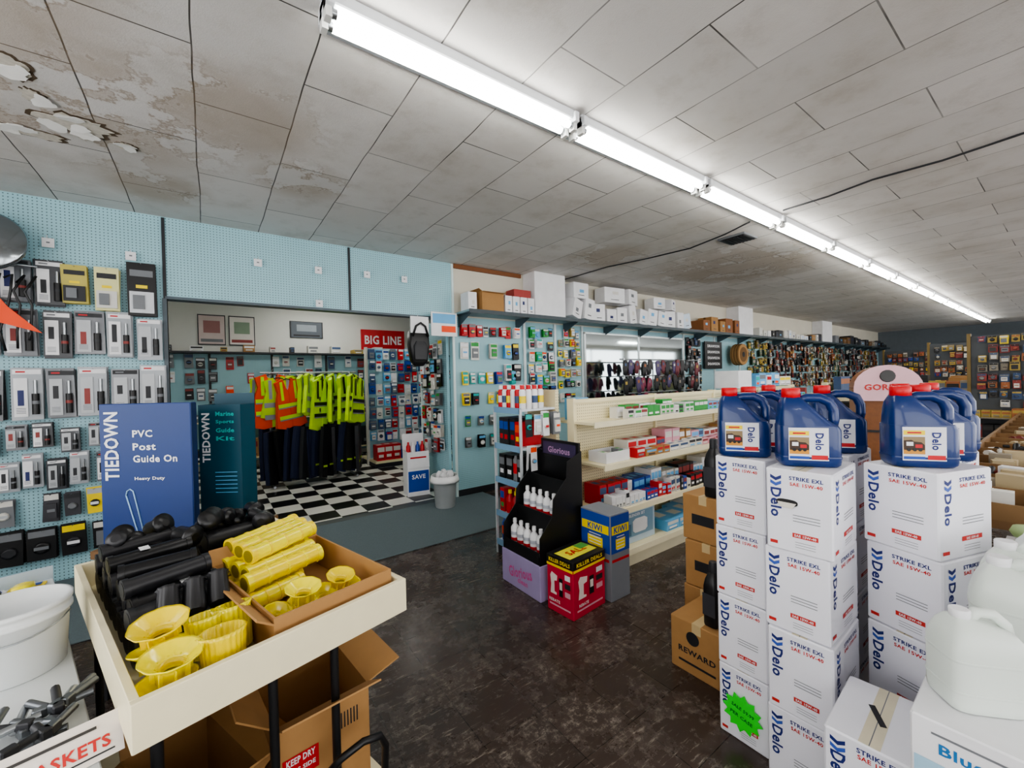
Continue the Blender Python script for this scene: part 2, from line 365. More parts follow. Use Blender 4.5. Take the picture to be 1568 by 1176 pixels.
for cx,cy,r,sx,sy,k in ((-.74,3.00,.10,.7,1.1,4),(-.60,3.46,.15,1.1,.8,7),(-.84,3.70,.11,1.5,.5,4),(-.40,3.60,.05,1,1,2),(-.72,3.24,.05,1,1.4,2)):
    g=ragged(r,40,sx,sy); b.poly([(p[0]*1.16+.006,p[1]*1.16) for p in g],pd,T(cx,cy,HC-.0022),.0015)
    b.poly(g,pm,T(cx,cy,HC-.0045),.002)
    for j in range(k):
        a=U(0,6.28); q=U(.2,.9); g=ragged(U(.025,.055),18,1.3,.9,.4)
        b.poly(g,pw,T(cx+r*sx*q*math.cos(a),cy+r*sy*q*math.sin(a),HC-.010)@RZ(math.degrees(a)+90)@RX(U(3,9)),.001)
b.obj('peeling_ceiling_plaster')
# ================================================================== REAR WALL (left)
b=MB(); M=FM(0,YW-.002,0)
GP=C('#3f4247',.25,coat=.5); GP2=C('#75787d',.25,coat=.5); SLV=C('#b4b7ba',.25); GP3=C('#9ea3a8',.3,coat=.4)
def toolpack(b,P,w,h,kind):
    base=[GP,GP2,GP3,GP][kind]
    b.cyl((0,h/2-.012,0),(0,h/2-.012,.12),.003,METAL,n=5,M=P)
    for q in range(3):
        b.box(-w/2,-h/2,.02+.025*q,w/2,h/2,.022+.025*q,base,P@T(U(-.006,.006),U(-.008,.008),0)@RZ(U(-1.5,1.5)))
    z0=.075
    b.quad(w*.9,h*.09,WHITE if kind!=1 else DARK,P@T(0,h*.42,0),z0); b.quad(w*.3,h*.03,RED if R()<.4 else GREY,P@T(-w*.2,h*.42,0),z0+.001)
    b.box(-w*.42,-h*.44,z0,w*(.0+.08*R()),h*.30,z0+.005,WHITE if R()<.5 else SLV,P)
    b.quad(w*.2,h*U(.2,.4),random.choice([MR,NAVY,DARK,DARK]),P@T(-w*.2,h*U(-.15,.05),0),z0+.006)
    for q in range(4): b.quad(w*.3,h*.012,GREY,P@T(-w*.2,-h*(.28+.03*q),0),z0+.006)
    b.cyl((w*.27,-h*.40,z0+.012),(w*.27,h*.0,z0+.012),w*.13,BLACK,n=10,M=P); b.cyl((w*.27,h*.0,z0+.012),(w*.27,h*.26,z0+.012),w*.06,METAL,n=8,M=P)
    b.cyl((w*.27,-h*.2,z0+.012),(w*.27,-h*.14,z0+.012),w*.135,random.choice([MR,DARK,GREY]),n=10,M=P)
for ri,(z,h) in enumerate([(2.40,.35),(2.00,.38),(1.54,.41)]):
    x=-2.9
    while x<-.40:
        if ri==0 and x>-.96: break
        toolpack(b,M@T(x,z+U(-.02,.02),0),U(.15,.175),h*U(.9,1.03),random.randint(0,3)); x+=U(.18,.20)
for z,h in ((1.17,.22),(.90,.25)):
    x=-2.9
    while x<-.42:
        toolpack(b,M@T(x,z+U(-.03,.03),0),.11,h*U(.8,1.1),random.randint(0,3)); x+=U(.12,.16)
b.obj('hanging_tool_packages')
b=MB()
for x,z,w,h,c1,c2 in ((-.87,2.41,.15,.31,C('#bdb05a'),DARK),(-.68,2.39,.15,.36,C('#dcd9a0'),OFFW),(-.46,2.41,.19,.46,BLACK,C('#cfd2d6'))):
    P=M@T(x,z,0); b.cyl((0,h/2-.012,0),(0,h/2-.012,.12),.003,METAL,n=5,M=P)
    for q in range(3): b.box(-w/2,-h/2,.02+.03*q,w/2,h/2,.023+.03*q,c1,P@RZ(U(-2,2)))
    b.box(-w*.42,-h*.45,.084,w*.42,-h*.05,.10,c2,P); b.box(-w*.3,-h*.38,.10,w*.1,-h*.12,.112,GREY,P); b.quad(w*.8,h*.12,DARK if c1 is not BLACK else GREY,P@T(0,h*.3,0),.086); b.quad(w*.4,h*.06,YEL,P@T(0,h*.05,0),.086)
b.obj('yellow_tool_packages')
b=MB(); LPAL[0]=[WHITE,GREY,OFFW,DARK,YEL,SLV]
packs(b,M,[-2.8+i*.125 for i in range(19)],[.62],.10,.24,[C('#3b3b40'),YEL,WHITE,SLV,BLUE,GREY],jz=.02)
packs(b,M,[-2.8+i*.17 for i in range(14)],[.34],.15,.24,[BLACK,DARK,BLACK,GREY])
LPAL[0]=PAL; b.obj('hanging_hardware_packages')
b=MB()
for x,z in ((-1.02,2.75),(-.53,2.72),(.42,2.80),(.98,2.80),(1.50,2.82),(1.95,2.82),(.98,2.44)):
    P=M@T(x,z,0); b.cyl((0,.02,.002),(0,.02,.06),.003,METAL,n=6,M=P); b.cyl((0,.02,.06),(0,.035,.062),.003,METAL,n=6,M=P)
    b.box(-.035,-.055,.03,.035,.02,.033,WHITE,P); b.quad(.02,.012,GREY,P@T(0,-.015,0),.034)
b.obj('peg_hook_tags')
b=MB(); P=T(-1.33,4.70,2.66)@RX(75)
b.lathe([(.24,-.02),(.245,0),(.23,.012),(.17,.04),(.09,.06),(.0,.065)],C('#9aa0a4',.15,.9),P,n=32,cap=False); b.cyl((-1.33,4.73,2.66),(-1.33,4.89,2.66),.012,METAL)
b.obj('convex_security_mirror')
b=MB(); b.poly([(-.2,.14),(-.05,.10),(.0,.02),(.17,-.17),(-.16,-.06)],ORG,FM(-1.20,4.70,2.16),.012); b.cyl((-1.3,4.71,2.16),(-1.3,4.89,2.16),.01,BLACK)
b.poly([(-.12,.03),(.0,-.03),(.02,-.06),(-.12,-.01)],WHITE,FM(-1.20,4.699,2.16),.0)
b.obj('orange_warning_flag')
b=MB()
for k in range(7):
    x0=-1.46+.06*k; b.tube([(x0,4.72,2.52-.03*k),(x0+.05,4.68,2.42),(x0+U(-.05,.06),4.69,2.3),(x0+.02,4.70,2.20),(x0+U(-.06,.04),4.72,2.0),(x0,4.70,1.85+U(-.1,.1))],.008,BLACK)
b.cyl((-1.50,4.72,2.52),(-1.05,4.72,2.50),.008,METAL); b.cyl((-1.2,4.72,2.51),(-1.2,4.89,2.51),.006,METAL)
b.obj('hanging_black_cables')
# ================================================================== WALL TO THE RIGHT
b=MB()
b.box(2.64,4.5,2.42,21.8,4.895,2.445,C('#8aa6ad',.4)); b.box(2.64,4.495,2.40,21.8,4.505,2.45,C('#2f3d44',.4))
x=2.7
while x<21.8:
    b.poly([(0,0),(.36,.0),(0,-.16)],C('#42545c',.4),T(x,4.893,2.42)@RZ(-90)@RX(90),.008); x+=.95
b.obj('overhead_wall_shelf')
b=MB()
for x0,x1 in ((3.80,4.40),(9.8,10.5),(15.0,15.8)): b.box(x0,4.62,2.446,x1,4.899,HC-.001,WHITE,ch=.006)
b.obj('trim_pilasters')
def shelf_box(b,x,w,d,h,mat,rot=0,z=2.446,y=4.7,tilt=0):
    P=T(x,y,z)@RZ(rot)@RY(tilt)
    carton(b,P,w,d,h,mat,KRAFTD if mat is KRAFT else None)
    b.quad(w*.3,h*.2,random.choice([GREY,LBLUE,NAVY,OFFW]),P@FM(0,-d/2,h*.5)@T(U(-.1,.1)*w,U(-.1,.2)*h,0),.0012); b.quad(w*.4,h*.04,DARK,P@FM(0,-d/2,h*.2),.0012)
b=MB()
shelf_box(b,2.75,.13,.2,.24,WHITE); 
open_carton(b,T(3.04,4.7,2.446),.34,.28,.26,KRAFT,flaps=(100,95,60,70),fl=.06)
for i,x in enumerate((3.30,3.43,3.56,3.69)): shelf_box(b,x,.115,.26,.24,WHITE)
carton(b,T(3.60,4.75,2.69),.30,.2,.12,C('#a33a35')); 
xx=4.56
for i in range(13):
    w=U(.22,.29); h=U(.22,.33); rot=U(-14,14); tl=random.choice([0,0,0,8,-10,16])
    if xx>7.85: break
    shelf_box(b,xx,w*.88,.26,h,WHITE if R()<.85 else C('#c8d6e4'),rot,z=2.449+abs(math.sin(math.radians(tl)))*w*.45,tilt=tl); xx+=w+.03
for x,w,h,t in ((4.70,.32,.24,0),(5.5,.46,.25,-5),(5.95,.32,.26,12),(6.75,.28,.2,-10),(7.15,.26,.2,18)):
    shelf_box(b,x,w,.24,h,WHITE,t,z=2.785)
b.obj('white_stock_boxes')
b=MB(); xx=8.3
while xx<9.7:
    w=U(.2,.3); shelf_box(b,xx,w,.3,U(.22,.34),random.choice([KRAFT,KRAFT,C('#8c5a35',.7)])); xx+=w+.06
xx=10.75
while xx<14.8:
    w=U(.14,.26); shelf_box(b,xx,w,.3,U(.12,.24),random.choice([WHITE,OFFW,DARK,KRAFT,DARK])); xx+=w+.06
xx=16.0
while xx<21.5:
    w=U(.2,.45); shelf_box(b,xx,w,.3,U(.1,.3),random.choice([DARK,DARK,GREY,MT,KRAFTD])); xx+=w+.08
b.obj('stock_boxes')
b=MB()
for x in (3.79,4.40,5.0,7.97,9.2,10.35,11.9,13.3,14.8,16.4,18.2,20): b.box(x-.02,4.87,.09,x+.02,YW-.0005,2.40,C('#cdd8da',.4))
b.obj('wall_shelf_uprights')
b=MB()
packs(b,M,[2.74+i*.125 for i in range(8)],[2.22],.1,.16,[RED,WHITE,RED,DARK,BLUE]); packs(b,M,[2.76,2.92,3.2],[1.95],.12,.24,[RED,OFFW,DARK])
packs(b,M,[2.76+i*.13 for i in range(7)],[1.58],.1,.18,[BLUE,YEL,TEAL]); packs(b,M,[2.76+i*.14 for i in range(6)],[1.30],.1,.2,[YEL,YEL,BLACK])
packs(b,M,[2.78+i*.2 for i in range(4)],[1.0,.72],.1,.16,[BLACK,RED,GRN,METAL],skip=.4)
packs(b,M,[3.45,3.6],[1.95,1.65,1.3],.12,.22,[LBLUE,WHITE,DARK])
packs(b,M,[3.90+.13*i for i in range(4)],[2.25,2.07,1.9,1.72,1.55,1.36,1.15],.11,.15,[GRN,WHITE,LBLUE,METAL,OFFW,DARK],skip=.12,jz=.02)
packs(b,M,[4.5+.12*i for i in range(4)],[2.26,2.1,1.95,1.8,1.64,1.46,1.25],.1,.13,[YEL,BLACK,OFFW,MY,GREY],skip=.08,jz=.02)
b.obj('hanging_retail_packages')
LPAL[0]=MUTED
b=MB()
x=8.1
while x<21.3:
    seg=random.choice([[MY,OFFW],[MR,BLACK,MT],[MB_,GREY,OFFW],[DARK,GREY,MR],[MG,MY],[MO,DARK],[BLACK,DARK]])
    if not (8.5<x<9.45 or 9.5<x<10.3): packs(b,M,[x,x+.13,x+.26,x+.39],[2.25,2.05,1.86,1.66,1.45,1.24],.11,.19,seg,skip=.1,jz=.03)
    x+=.54
b.obj('hanging_tool_assortment')
b=MB(); P=FM(9.05,4.84,1.98)
b.box(-.36,-.3,0,.36,.3,.02,BLACK,P); 
for i in range(4): b.text('DRAWSON',.06,WHITE,P@T(0,.2-i*.13,.02),w=.5)
b.obj('black_wall_poster')
b=MB()
for r,m,o in ((.24,KRAFT,0),(.17,KRAFTD,.004),(.06,BLACK,.008)): b.cyl((9.95,4.79-o,2.0),(9.95,4.60-o,2.0),r,m,n=30)
for k in range(3): b.lathe([(.24,0),(.252,.01),(.24,.02)],KRAFTD,T(9.95,4.77-.06*k,2.0)@RX(90),n=30,cap=False)
b.cyl((9.95,4.79,2.0),(9.95,4.89,2.0),.02,METAL)
b.obj('hose_reel')
b=MB(); mm,nt,pb=newmat('mirror_glass'); pb.inputs['Base Color'].default_value=(.55,.62,.63,1); pb.inputs['Metallic'].default_value=1; pb.inputs['Roughness'].default_value=.05
b.box(5.06,4.86,1.2,7.92,4.875,2.28,mm)
for x in (5.04,6.46,7.92): b.box(x-.02,4.85,1.18,x+.02,4.89,2.3,C('#b9bfc0',.3,.6))
b.box(5.02,4.85,2.28,7.94,4.89,2.31,C('#b9bfc0',.3,.6)); b.box(5.02,4.85,1.17,7.94,4.89,1.2,C('#b9bfc0',.3,.6)); b.obj('wall_mirror')
b=MB(); b.cyl((5.4,4.35,0),(5.4,4.35,1.85),.015,METAL); b.cyl((7.6,4.35,0),(7.6,4.35,1.85),.015,METAL); b.cyl((5.3,4.35,1.83),(7.7,4.35,1.83),.012,METAL)
for z in (1.56,1.28): b.cyl((5.3,4.35,z),(7.7,4.35,z),.01,METAL)
gl=[BLACK,BLACK,C('#8a3550'),DARK,C('#54486e'),BLACK,C('#70303a'),DARK]
for z in (1.82,1.55,1.26):
    x=5.4
    while x<7.6:
        m=random.choice(gl); P=T(x,4.33,z+U(-.03,.02))@RX(90)@RZ(U(-14,14))@Matrix.Scale(U(.8,1.1),4)
        b.poly([(-.05,-.02),(-.06,-.16),(-.045,-.26),(-.03,-.17),(-.02,-.27),(-.005,-.17),(.01,-.28),(.02,-.17),(.04,-.26),(.05,-.12),(.085,-.18),(.09,-.13),(.05,-.03),(.02,0),(-.02,0)],m,P,.02)
        b.quad(.05,.05,lbl(),P@T(0,-.08,.0),.021)
        x+=U(.12,.2)
b.obj('glove_display_rack')
LPAL[0]=PAL
# ================================================================== OPENING
b=MB(); b.box(2.56,5.0,0,2.60,5.75,2.38,PEGY); b.box(2.53,5.75,0,2.62,5.80,2.38,C('#cfe0e0'))
b.obj('wall_jamb_panel')
b=MB(); MJ=T(2.558,0,0)@RZ(-90)@FRONT
packs(b,MJ,[-5.65,-5.52,-5.39,-5.26,-5.12],[1.98,1.76,1.54,1.32,1.1,.88,.66],.12,.2,[RED,WHITE,OFFW,BLACK,GREY],skip=.06,jz=.03)
b.obj('hanging_jamb_packages')
b=MB(); P=T(2.08,4.80,2.10)
b.loft([(0,0,.05,.03,-.36),(0,0,.10,.06,-.30),(0,0,.13,.07,-.1),(0,0,.12,.06,.06),(0,0,.05,.03,.12)],BLACK,P); b.loft([(0,-.06,.08,.03,-.28),(0,-.06,.09,.035,-.12),(0,-.05,.06,.03,-.06)],DARK,P)
b.box(-.12,-.07,.04,.11,-.05,.24,WHITE,P); b.tube([(-.1,-.075,.0),(-.06,-.085,.12),(.0,-.09,.16),(.06,-.085,.12),(.1,-.075,0)],.014,BLACK,M=P); b.cyl((0,0,.1),(0,0,.27),.004,METAL,M=P)
b.obj('hanging_backpack_sprayer')
b=MB(); b.box(2.24,4.76,2.12,2.60,4.77,2.42,WHITE); P=FM(2.42,4.76,2.27)
b.quad(.32,.12,LBLUE,P@T(0,.07,0),.002); b.quad(.2,.08,ORG,P@T(.06,-.06,0),.002); b.cyl((2.42,4.77,2.36),(2.42,4.89,2.36),.004,METAL); b.obj('sale_poster')
b=MB(); P=T(2.3,4.62,.0125)
b.lathe([(.115,0),(.12,.01),(.145,.36),(.158,.37),(.158,.385),(.148,.385),(.14,.37),(.115,.03)],C('#a9adae',.4),P,n=28,cap=True)
b.lathe([(.149,.32),(.17,.30),(.175,.33),(.16,.39),(.14,.37)],C('#f0f0f0',.3),P,n=28,cap=False,rib=.03,nr=9)
for i in range(5): b.loft([(0,0,.03,.02,0),(0,0,.04,.03,.05),(0,0,.02,.02,.09)],WHITE,P@T(U(-.08,.08),U(-.08,.08),.35)@RY(U(-30,30)),n=10)
b.obj('trash_can')
b=MB(); P=T(2.28,5.45,0)@RZ(-8)
open_carton(b,P,.30,.26,.60,WHITE,flaps=(175,5,178,178),fl=.22); b.quad(.28,.28,BLUE,P@FM(0,-.13,.2),.002); b.quad(.22,.1,RED,P@FM(0,-.13,.48),.003); b.text('SAVE',.06,WHITE,P@FM(0,-.13,.26),z=.004)
for i in range(4): b.lathe([(.03,0),(.03,.26),(.014,.29),(.014,.32)],[RED,WHITE,BLUE,RED][i],P@T(-.1+.065*i,0,.4),n=10)
b.obj('cardboard_display_bin')
# ================================================================== BACK ROOM
b=MB()
b.box(-2.9,9.44,.1,5.9,9.499,2.15,PEG); b.box(-2.9,9.15,2.15,5.9,9.499,2.18,DARK)
for x in range(-2,6): b.box(x-.02,9.42,0,x+.02,9.44,2.15,TRIMD)
for z in (.2,.9): b.box(-2.9,9.05,z,5.9,9.44,z+.025,CREAM)
b.obj('backroom_wall_shelving')
b=MB(); BM2=FM(0,9.44,0); LPAL[0]=[WHITE,OFFW,GREY,DARK,MR,MB_,WHITE]
x=-2.7; k=0
SEG=[[WHITE,OFFW,DARK],[MB_,WHITE],[RED,MR,DARK],[WHITE,GREY,OFFW],[BLACK,GREY],[ORG,MR,RED],[OFFW,WHITE,MB_]]
while x<5.8:
    packs(b,BM2,[x,x+.17,x+.34],[2.0,1.72,1.42,1.14],.13,.24,SEG[k%7],skip=.2,jz=.03); x+=.6; k+=1
goods(b,-2.8,5.8,9.08,.925,.3,(.1,.2),(.08,.18),[WHITE,OFFW,GREY,MB_,MR]); goods(b,-2.8,5.8,9.08,.225,.3,(.2,.45),(.12,.3),[WHITE,OFFW,KRAFT,MB_,DARK])
b.obj('backroom_hanging_goods')
b=MB(); goods(b,-2.8,5.8,9.18,2.181,.25,(.06,.16),(.06,.2),[KRAFT,OFFW,WHITE,MY,DARK],gap=.25,run=1); b.obj('backroom_shelf_goods')
def poster(x,z,w,h,cols,name='framed_poster'):
    b=MB(); b.box(x-w/2,9.475,z-h/2,x+w/2,9.4985,z+h/2,DARK); P=FM(x,9.475,z); b.quad(w*.93,h*.93,cols[0],P,.001); b.quad(w*.6,h*.4,cols[1],P@T(0,h*.1,0),.002); b.quad(w*.8,h*.1,cols[2],P@T(0,-h*.35,0),.002); b.obj(name)
poster(.05,2.60,.42,.56,(C('#c9b8b4'),C('#9b6a66'),GREY)); poster(.52,2.60,.42,.56,(C('#d8d2cc'),C('#7d8f7a'),MR)); poster(1.65,2.68,.62,.34,(C('#565d66'),C('#9098a0'),DARK))
b=MB(); b.box(2.75,9.46,2.30,3.75,9.4985,2.75,RED); b.text('BIG LINE',.2,WHITE,FM(3.25,9.46,2.52),w=.85); b.obj('red_banner_sign')
b=MB(); b.box(2.40,7.9,0,3.9,7.96,2.2,PEG); b.box(2.38,7.5,.08,3.92,8.36,.12,CREAM); b.box(2.38,7.52,0,3.92,8.34,.08,DARK)
for x in (2.38,3.9): b.box(x-.02,7.89,0,x+.02,7.97,2.22,OFFW)
b.obj('backroom_gondola_shelving')
b=MB(); LPAL[0]=[WHITE,OFFW,MB_,RED,GREY,BLUE,WHITE]
packs(b,FM(0,7.898,0),[2.46+i*.14 for i in range(10)],[2.08,1.86,1.64,1.42,1.2,.98,.76,.54],.12,.2,[BLUE,MB_,WHITE,RED,LBLUE,OFFW,WHITE],skip=.06,jz=.02)
goods(b,2.42,3.85,7.54,.121,.3,(.15,.3),(.1,.16),[WHITE,BLUE,RED]); b.obj('blue_retail_packages'); LPAL[0]=PAL
# vests rack
b=MB(); LIME=C('#c8f20c',.6); FO=C('#ff4a0c',.6); SIL=C('#8d9094',.3)
for x in (.74,1.93):
    b.cyl((x,7.4,.03),(x,7.4,1.75),.018,METAL); b.cyl((x,7.05,.03),(x,7.75,.03),.018,METAL)
b.cyl((.62,7.4,1.74),(2.04,7.4,1.74),.015,METAL); b.cyl((.62,7.4,.93),(2.04,7.4,.93),.015,METAL)
def vest(P,col,stripe,L=.72,wd=1.0):
    o=[(-.07,0),(-.2,-.05),(-.17,-.2),(-.20,-.3),(-.26,-L+.04),(-.12,-L),(0,-L+.02),(.14,-L),(.27,-L+.03),(.20,-.3),(.17,-.2),(.2,-.05),(.07,0)]
    o=[(p[0]*wd,p[1]) for p in o]
    b.poly(o[:7]+[(0,-.2),(-.03,-.14)],col,P,.05); b.poly([(0,-.2)]+o[6:13]+[(.03,-.14)],col,P@T(0.004,0,.006),.05)
    for sx in (-.12,.12): b.quad(.045,.28,stripe,P@T(sx*wd,-.18,.062))
    for zz in (-.40,-.58): b.quad(.42*wd,.055,stripe,P@T(0,zz,.062)); b.quad(.42*wd,.02,SIL,P@T(0,zz-.035,.0625))
    b.tube([(0,-.03,.03),(0,.04,.03),(.02,.065,.03)],.004,METAL,n=5,M=P); b.tube([(-.18*wd,-.05,.03),(0,.0,.03),(.18*wd,-.05,.03)],.008,BLACK,n=6,M=P)
n=17
for i in range(n):
    x=.66+i*1.36/(n-1)
    if i<4: yaw=[-25,12,8,30][i]; col=[LIME,FO,LIME,FO][i]; y=7.30-.05*i; st=[SIL,LIME,SIL,LIME][i]
    else: yaw=U(25,78); col=LIME; y=7.34+U(-.12,.07); st=random.choice([BLACK,BLACK,SIL,MK])
    vest(T(x,y,1.69+U(-.06,.04))@RZ(yaw)@RY(U(-8,8))@FRONT,col,st,U(.60,.86),U(.9,1.18))
PN=C('#1e2745',.8)
for i in range(20):
    x=.64+i*1.36/19; P=T(x,7.30+U(-.14,.12),.9+U(-.05,.03))@RZ(U(5,70))@RY(U(-10,10))@FRONT; m=random.choice([PN,PN,BLACK,PN,DARK])
    b.poly([(-.19,0),(.19,0),(.21,-.3),(.19,-.80),(.03,-.78),(0,-.28),(-.03,-.81),(-.19,-.78),(-.21,-.3)],m,P,.05)
    if i>9: b.quad(.13,.03,LIME,P@T(-.1,-.62,.052)); b.quad(.13,.03,LIME,P@T(.1,-.6,.052))
b.obj('safety_vest_rack')
# ================================================================== MID GONDOLA
def gondola(x0,x1,yf=2.17,yb=3.10,name='cream_gondola_shelving'):
    b=MB(); ym=(yf+yb)/2
    b.box(x0,ym-.02,.0,x1,ym+.02,1.33,PEGC); b.box(x0,ym-.03,1.33,x1,ym+.03,1.36,CREAM)
    for x in [x0+i*(x1-x0)/4 for i in range(5)]: b.box(x-.015,ym-.04,0,x+.015,ym+.04,1.37,CREAM)
    for z,d in ((.12,.0),(.44,.05),(.81,.10),(1.15,.20)):
        for s in (-1,1):
            y0=yf+d if s<0 else ym+.02; y1=ym-.02 if s<0 else yb-d
            b.box(x0,y0,z,x1,y1,z+.02,CREAM); ye=y0 if s<0 else y1
            b.box(x0,ye-.006,z-.02,x1,ye+.006,z+.028,C('#efe6c4',.4))
    b.box(x0,yf+.02,0,x1,yb-.02,.10,C('#d8d0b2')); return b.obj(name)
gondola(2.55,7.2); gondola(8.6,13.5)
b=MB(); g=lambda *a,**k: goods(b,*a,**k)
GW=[WHITE,GRN,WHITE,OFFW]; LPAL[0]=[GRN,WHITE,OFFW,GRN,MR,DARK,GRN]
g(3.02,3.9,2.39,1.171,.07,(.07,.11),(.07,.10),GW); g(2.98,3.9,2.48,1.171,.1,(.09,.15),(.07,.12),GW+[DARK]); g(3.92,7.1,2.39,1.171,.18,(.08,.17),(.06,.12),[WHITE,OFFW,LBLUE,WHITE,GRN,MR])
LPAL[0]=[WHITE,OFFW,MR,MB_,GREY,LBLUE,RED,DARK]
g(3.02,7.1,2.30,.831,.10,(.04,.09),(.09,.16),[WHITE,PINK,KRAFT,RED,OFFW],run=2); g(3.02,7.1,2.41,.831,.18,(.10,.20),(.07,.15),[WHITE,OFFW,KRAFT,RED,PINK,WHITE,LBLUE,DARK],run=3)
g(2.62,7.1,2.25,.461,.12,(.08,.14),(.03,.07),[WHITE,BLUE,RED,OFFW,BLACK,WHITE],run=4); g(2.62,7.1,2.38,.461,.2,(.15,.24),(.04,.10),[WHITE,BLUE,RED,OFFW,BLACK,WHITE],run=4); g(3.30,7.1,2.21,.141,.36,(.09,.20),(.12,.22),[WHITE,OFFW,LBLUE,GREY])
g(2.62,7.1,2.67,1.171,.14,(.1,.2),(.08,.13))
LPAL[0]=MUTED
g(8.7,13.4,2.43,1.171,.14,(.1,.3),(.08,.2),MUTED); g(8.7,13.4,2.31,.831,.25,(.1,.2),(.08,.2),MUTED); 
LPAL[0]=PAL
open_carton(b,T(2.78,2.42,.8315),.3,.2,.09,WHITE,flaps=None)
goods(b,2.66,2.92,2.36,.845,.1,(.05,.1),(.04,.07),[GREY,OFFW,LBLUE])
b.obj('shelved_retail_boxes')
b=MB(); carton(b,T(2.92,2.36,.1415),.5,.22,.29,C('#b5c8d6',.5)); P=FM(2.92,2.25,.285); b.quad(.44,.20,C('#7a9ab0'),P@T(0,.01,0),.002); b.lathe([(.07,0),(.1,.02),(.1,.1),(.06,.12)],WHITE,T(2.96,2.2475,.22)@Matrix.Scale(.02,4,(0,1,0)),n=16); b.text('BLENDER SET',.025,WHITE,P@T(0,.09,0),z=.003)
b.quad(.12,.1,C('#4a6f86'),P@T(-.14,-.03,0),.003)
b.obj('appliance_box')
# ================================================================== ENDCAP
b=MB(); 
b.box(2.44,2.72,0,2.48,3.12,1.45,PEGC); b.box(2.06,2.73,0,2.44,3.11,.08,DARK)
for z in [.10,.36,.66,.96,1.28]:
    b.box(2.06,2.73,z,2.44,3.11,z+.018,C('#d5dbe0')); b.box(2.05,2.73,z-.02,2.062,3.11,z+.03,C('#7fa6c4',.4))
for y in (2.73,3.11): b.box(2.05,y-.008,0,2.07,y+.008,1.30,C('#c8ced2'))
b.obj('endcap_shelving')
b=MB(); b.M=T(2.07,3.10,0)@RZ(-90); LPAL[0]=[WHITE,RED,OFFW,YEL,DARK]
for i in range(6):
    for q in range(4):
        P=T(.035+i*.062,.035+q*.065,1.299); m=[RED,WHITE,RED,WHITE,RED,WHITE][i]; b.lathe([(.026,0),(.028,.006),(.028,.15),(.02,.165)],m,P,n=12); b.lathe([(.02,.165),(.02,.19),(.016,.2)],[WHITE,RED][i%2],P,n=10); b.lathe([(.0285,.05),(.0285,.11)],[WHITE,MB_,YEL][(i+q)%3],P,n=12,cap=False)
LPAL[0]=PAL
goods(b,.01,.37,.01,.98,.3,(.18,.24),(.06,.09),[BLACK,RED,DARK,GREY]); goods(b,.01,.37,.01,.68,.3,(.16,.24),(.06,.09),[ORG,BLACK,GREY,BLACK],'mix')
goods(b,.01,.37,.01,.38,.3,(.15,.22),(.06,.09),[BLACK,BLUE,RED],'mix'); goods(b,.01,.37,.01,.12,.3,(.12,.2),(.06,.09),[RED,ORG,BLUE,BLACK],'mix')
b.obj('spray_cans_and_bottles')
b=MB(); packs(b,FM(0,2.725,0),[2.12+i*.085 for i in range(4)],[1.17,.9],.075,.2,[GREY,WHITE,BLACK,ORG]); b.obj('endcap_side_packages')
# ================================================================== STEPPED BOTTLE DISPLAY
SX,SY=-.055,.010
b=MB(); LAV=C('#ab9dc6',.5); b.M=T(SX,SY,0)
b.box(1.86,2.20,0,2.30,2.66,.25,LAV,ch=.004); P=T(1.86,2.43,.13)@RZ(-90)@FRONT
b.text('Glorious',.08,C('#d2569a'),P@RZ(12),w=.28); b.text('clean',.04,C('#d2569a'),P@T(.03,-.06,0))
for s in range(3):
    x0=1.87+s*.13; z=.25+s*.23
    b.box(x0,2.22,z,x0+.13,2.64,z+.03,BLACK); b.box(x0-.004,2.215,z+.03,x0,2.645,z+.09,BLACK)
    b.box(x0+.13,2.22,.25,x0+.136,2.64,z+.23,BLACK)
for y in (2.21,2.645):
    b.poly([(1.865,.25),(2.29,.25),(2.29,1.0),(2.14,.94),(2.13,.82),(2.0,.69),(1.99,.57),(1.87,.44)],BLACK,T(0,y,0)@FRONT,.006)
b.box(2.27,2.215,.25,2.29,2.645,1.06,BLACK); P=T(2.268,2.43,.98)@RZ(-90)@FRONT; b.quad(.38,.12,C('#3a3050'),P,.001); b.text('Glorious',.05,C('#b08ab0'),P,z=.002)
b.obj('black_bottle_display_stand')
b=MB(); b.M=T(SX,SY,0)
for s in range(2):
    for j in range(5):
        P=T(1.935+s*.13,2.27+j*.078,.282+s*.23)
        b.lathe([(.028,0),(.033,.008),(.033,.13),(.013,.155),(.013,.165)],WHITE,P,n=14); b.lathe([(.016,.165),(.014,.195)],WHITE,P,n=10)
        b.lathe([(.0335,.03),(.0335,.055)],RED,P,n=14,cap=False); b.lathe([(.0335,.075),(.0335,.10)],C('#b4b8c2'),P,n=14,cap=False)
b.obj('white_cleaner_bottles')
b=MB(); CR=C('#c8143a',.45); P=T(1.985,2.04,0)@RZ(5); hw,hd,hh=.165,.115,.37
b.box(-hw,-hd,0,hw,hd,hh,CR,P,ch=.004); b.box(-hw-.002,-hd-.002,hh-.05,hw+.002,hd+.002,hh+.003,BLACK,P,ch=.003)
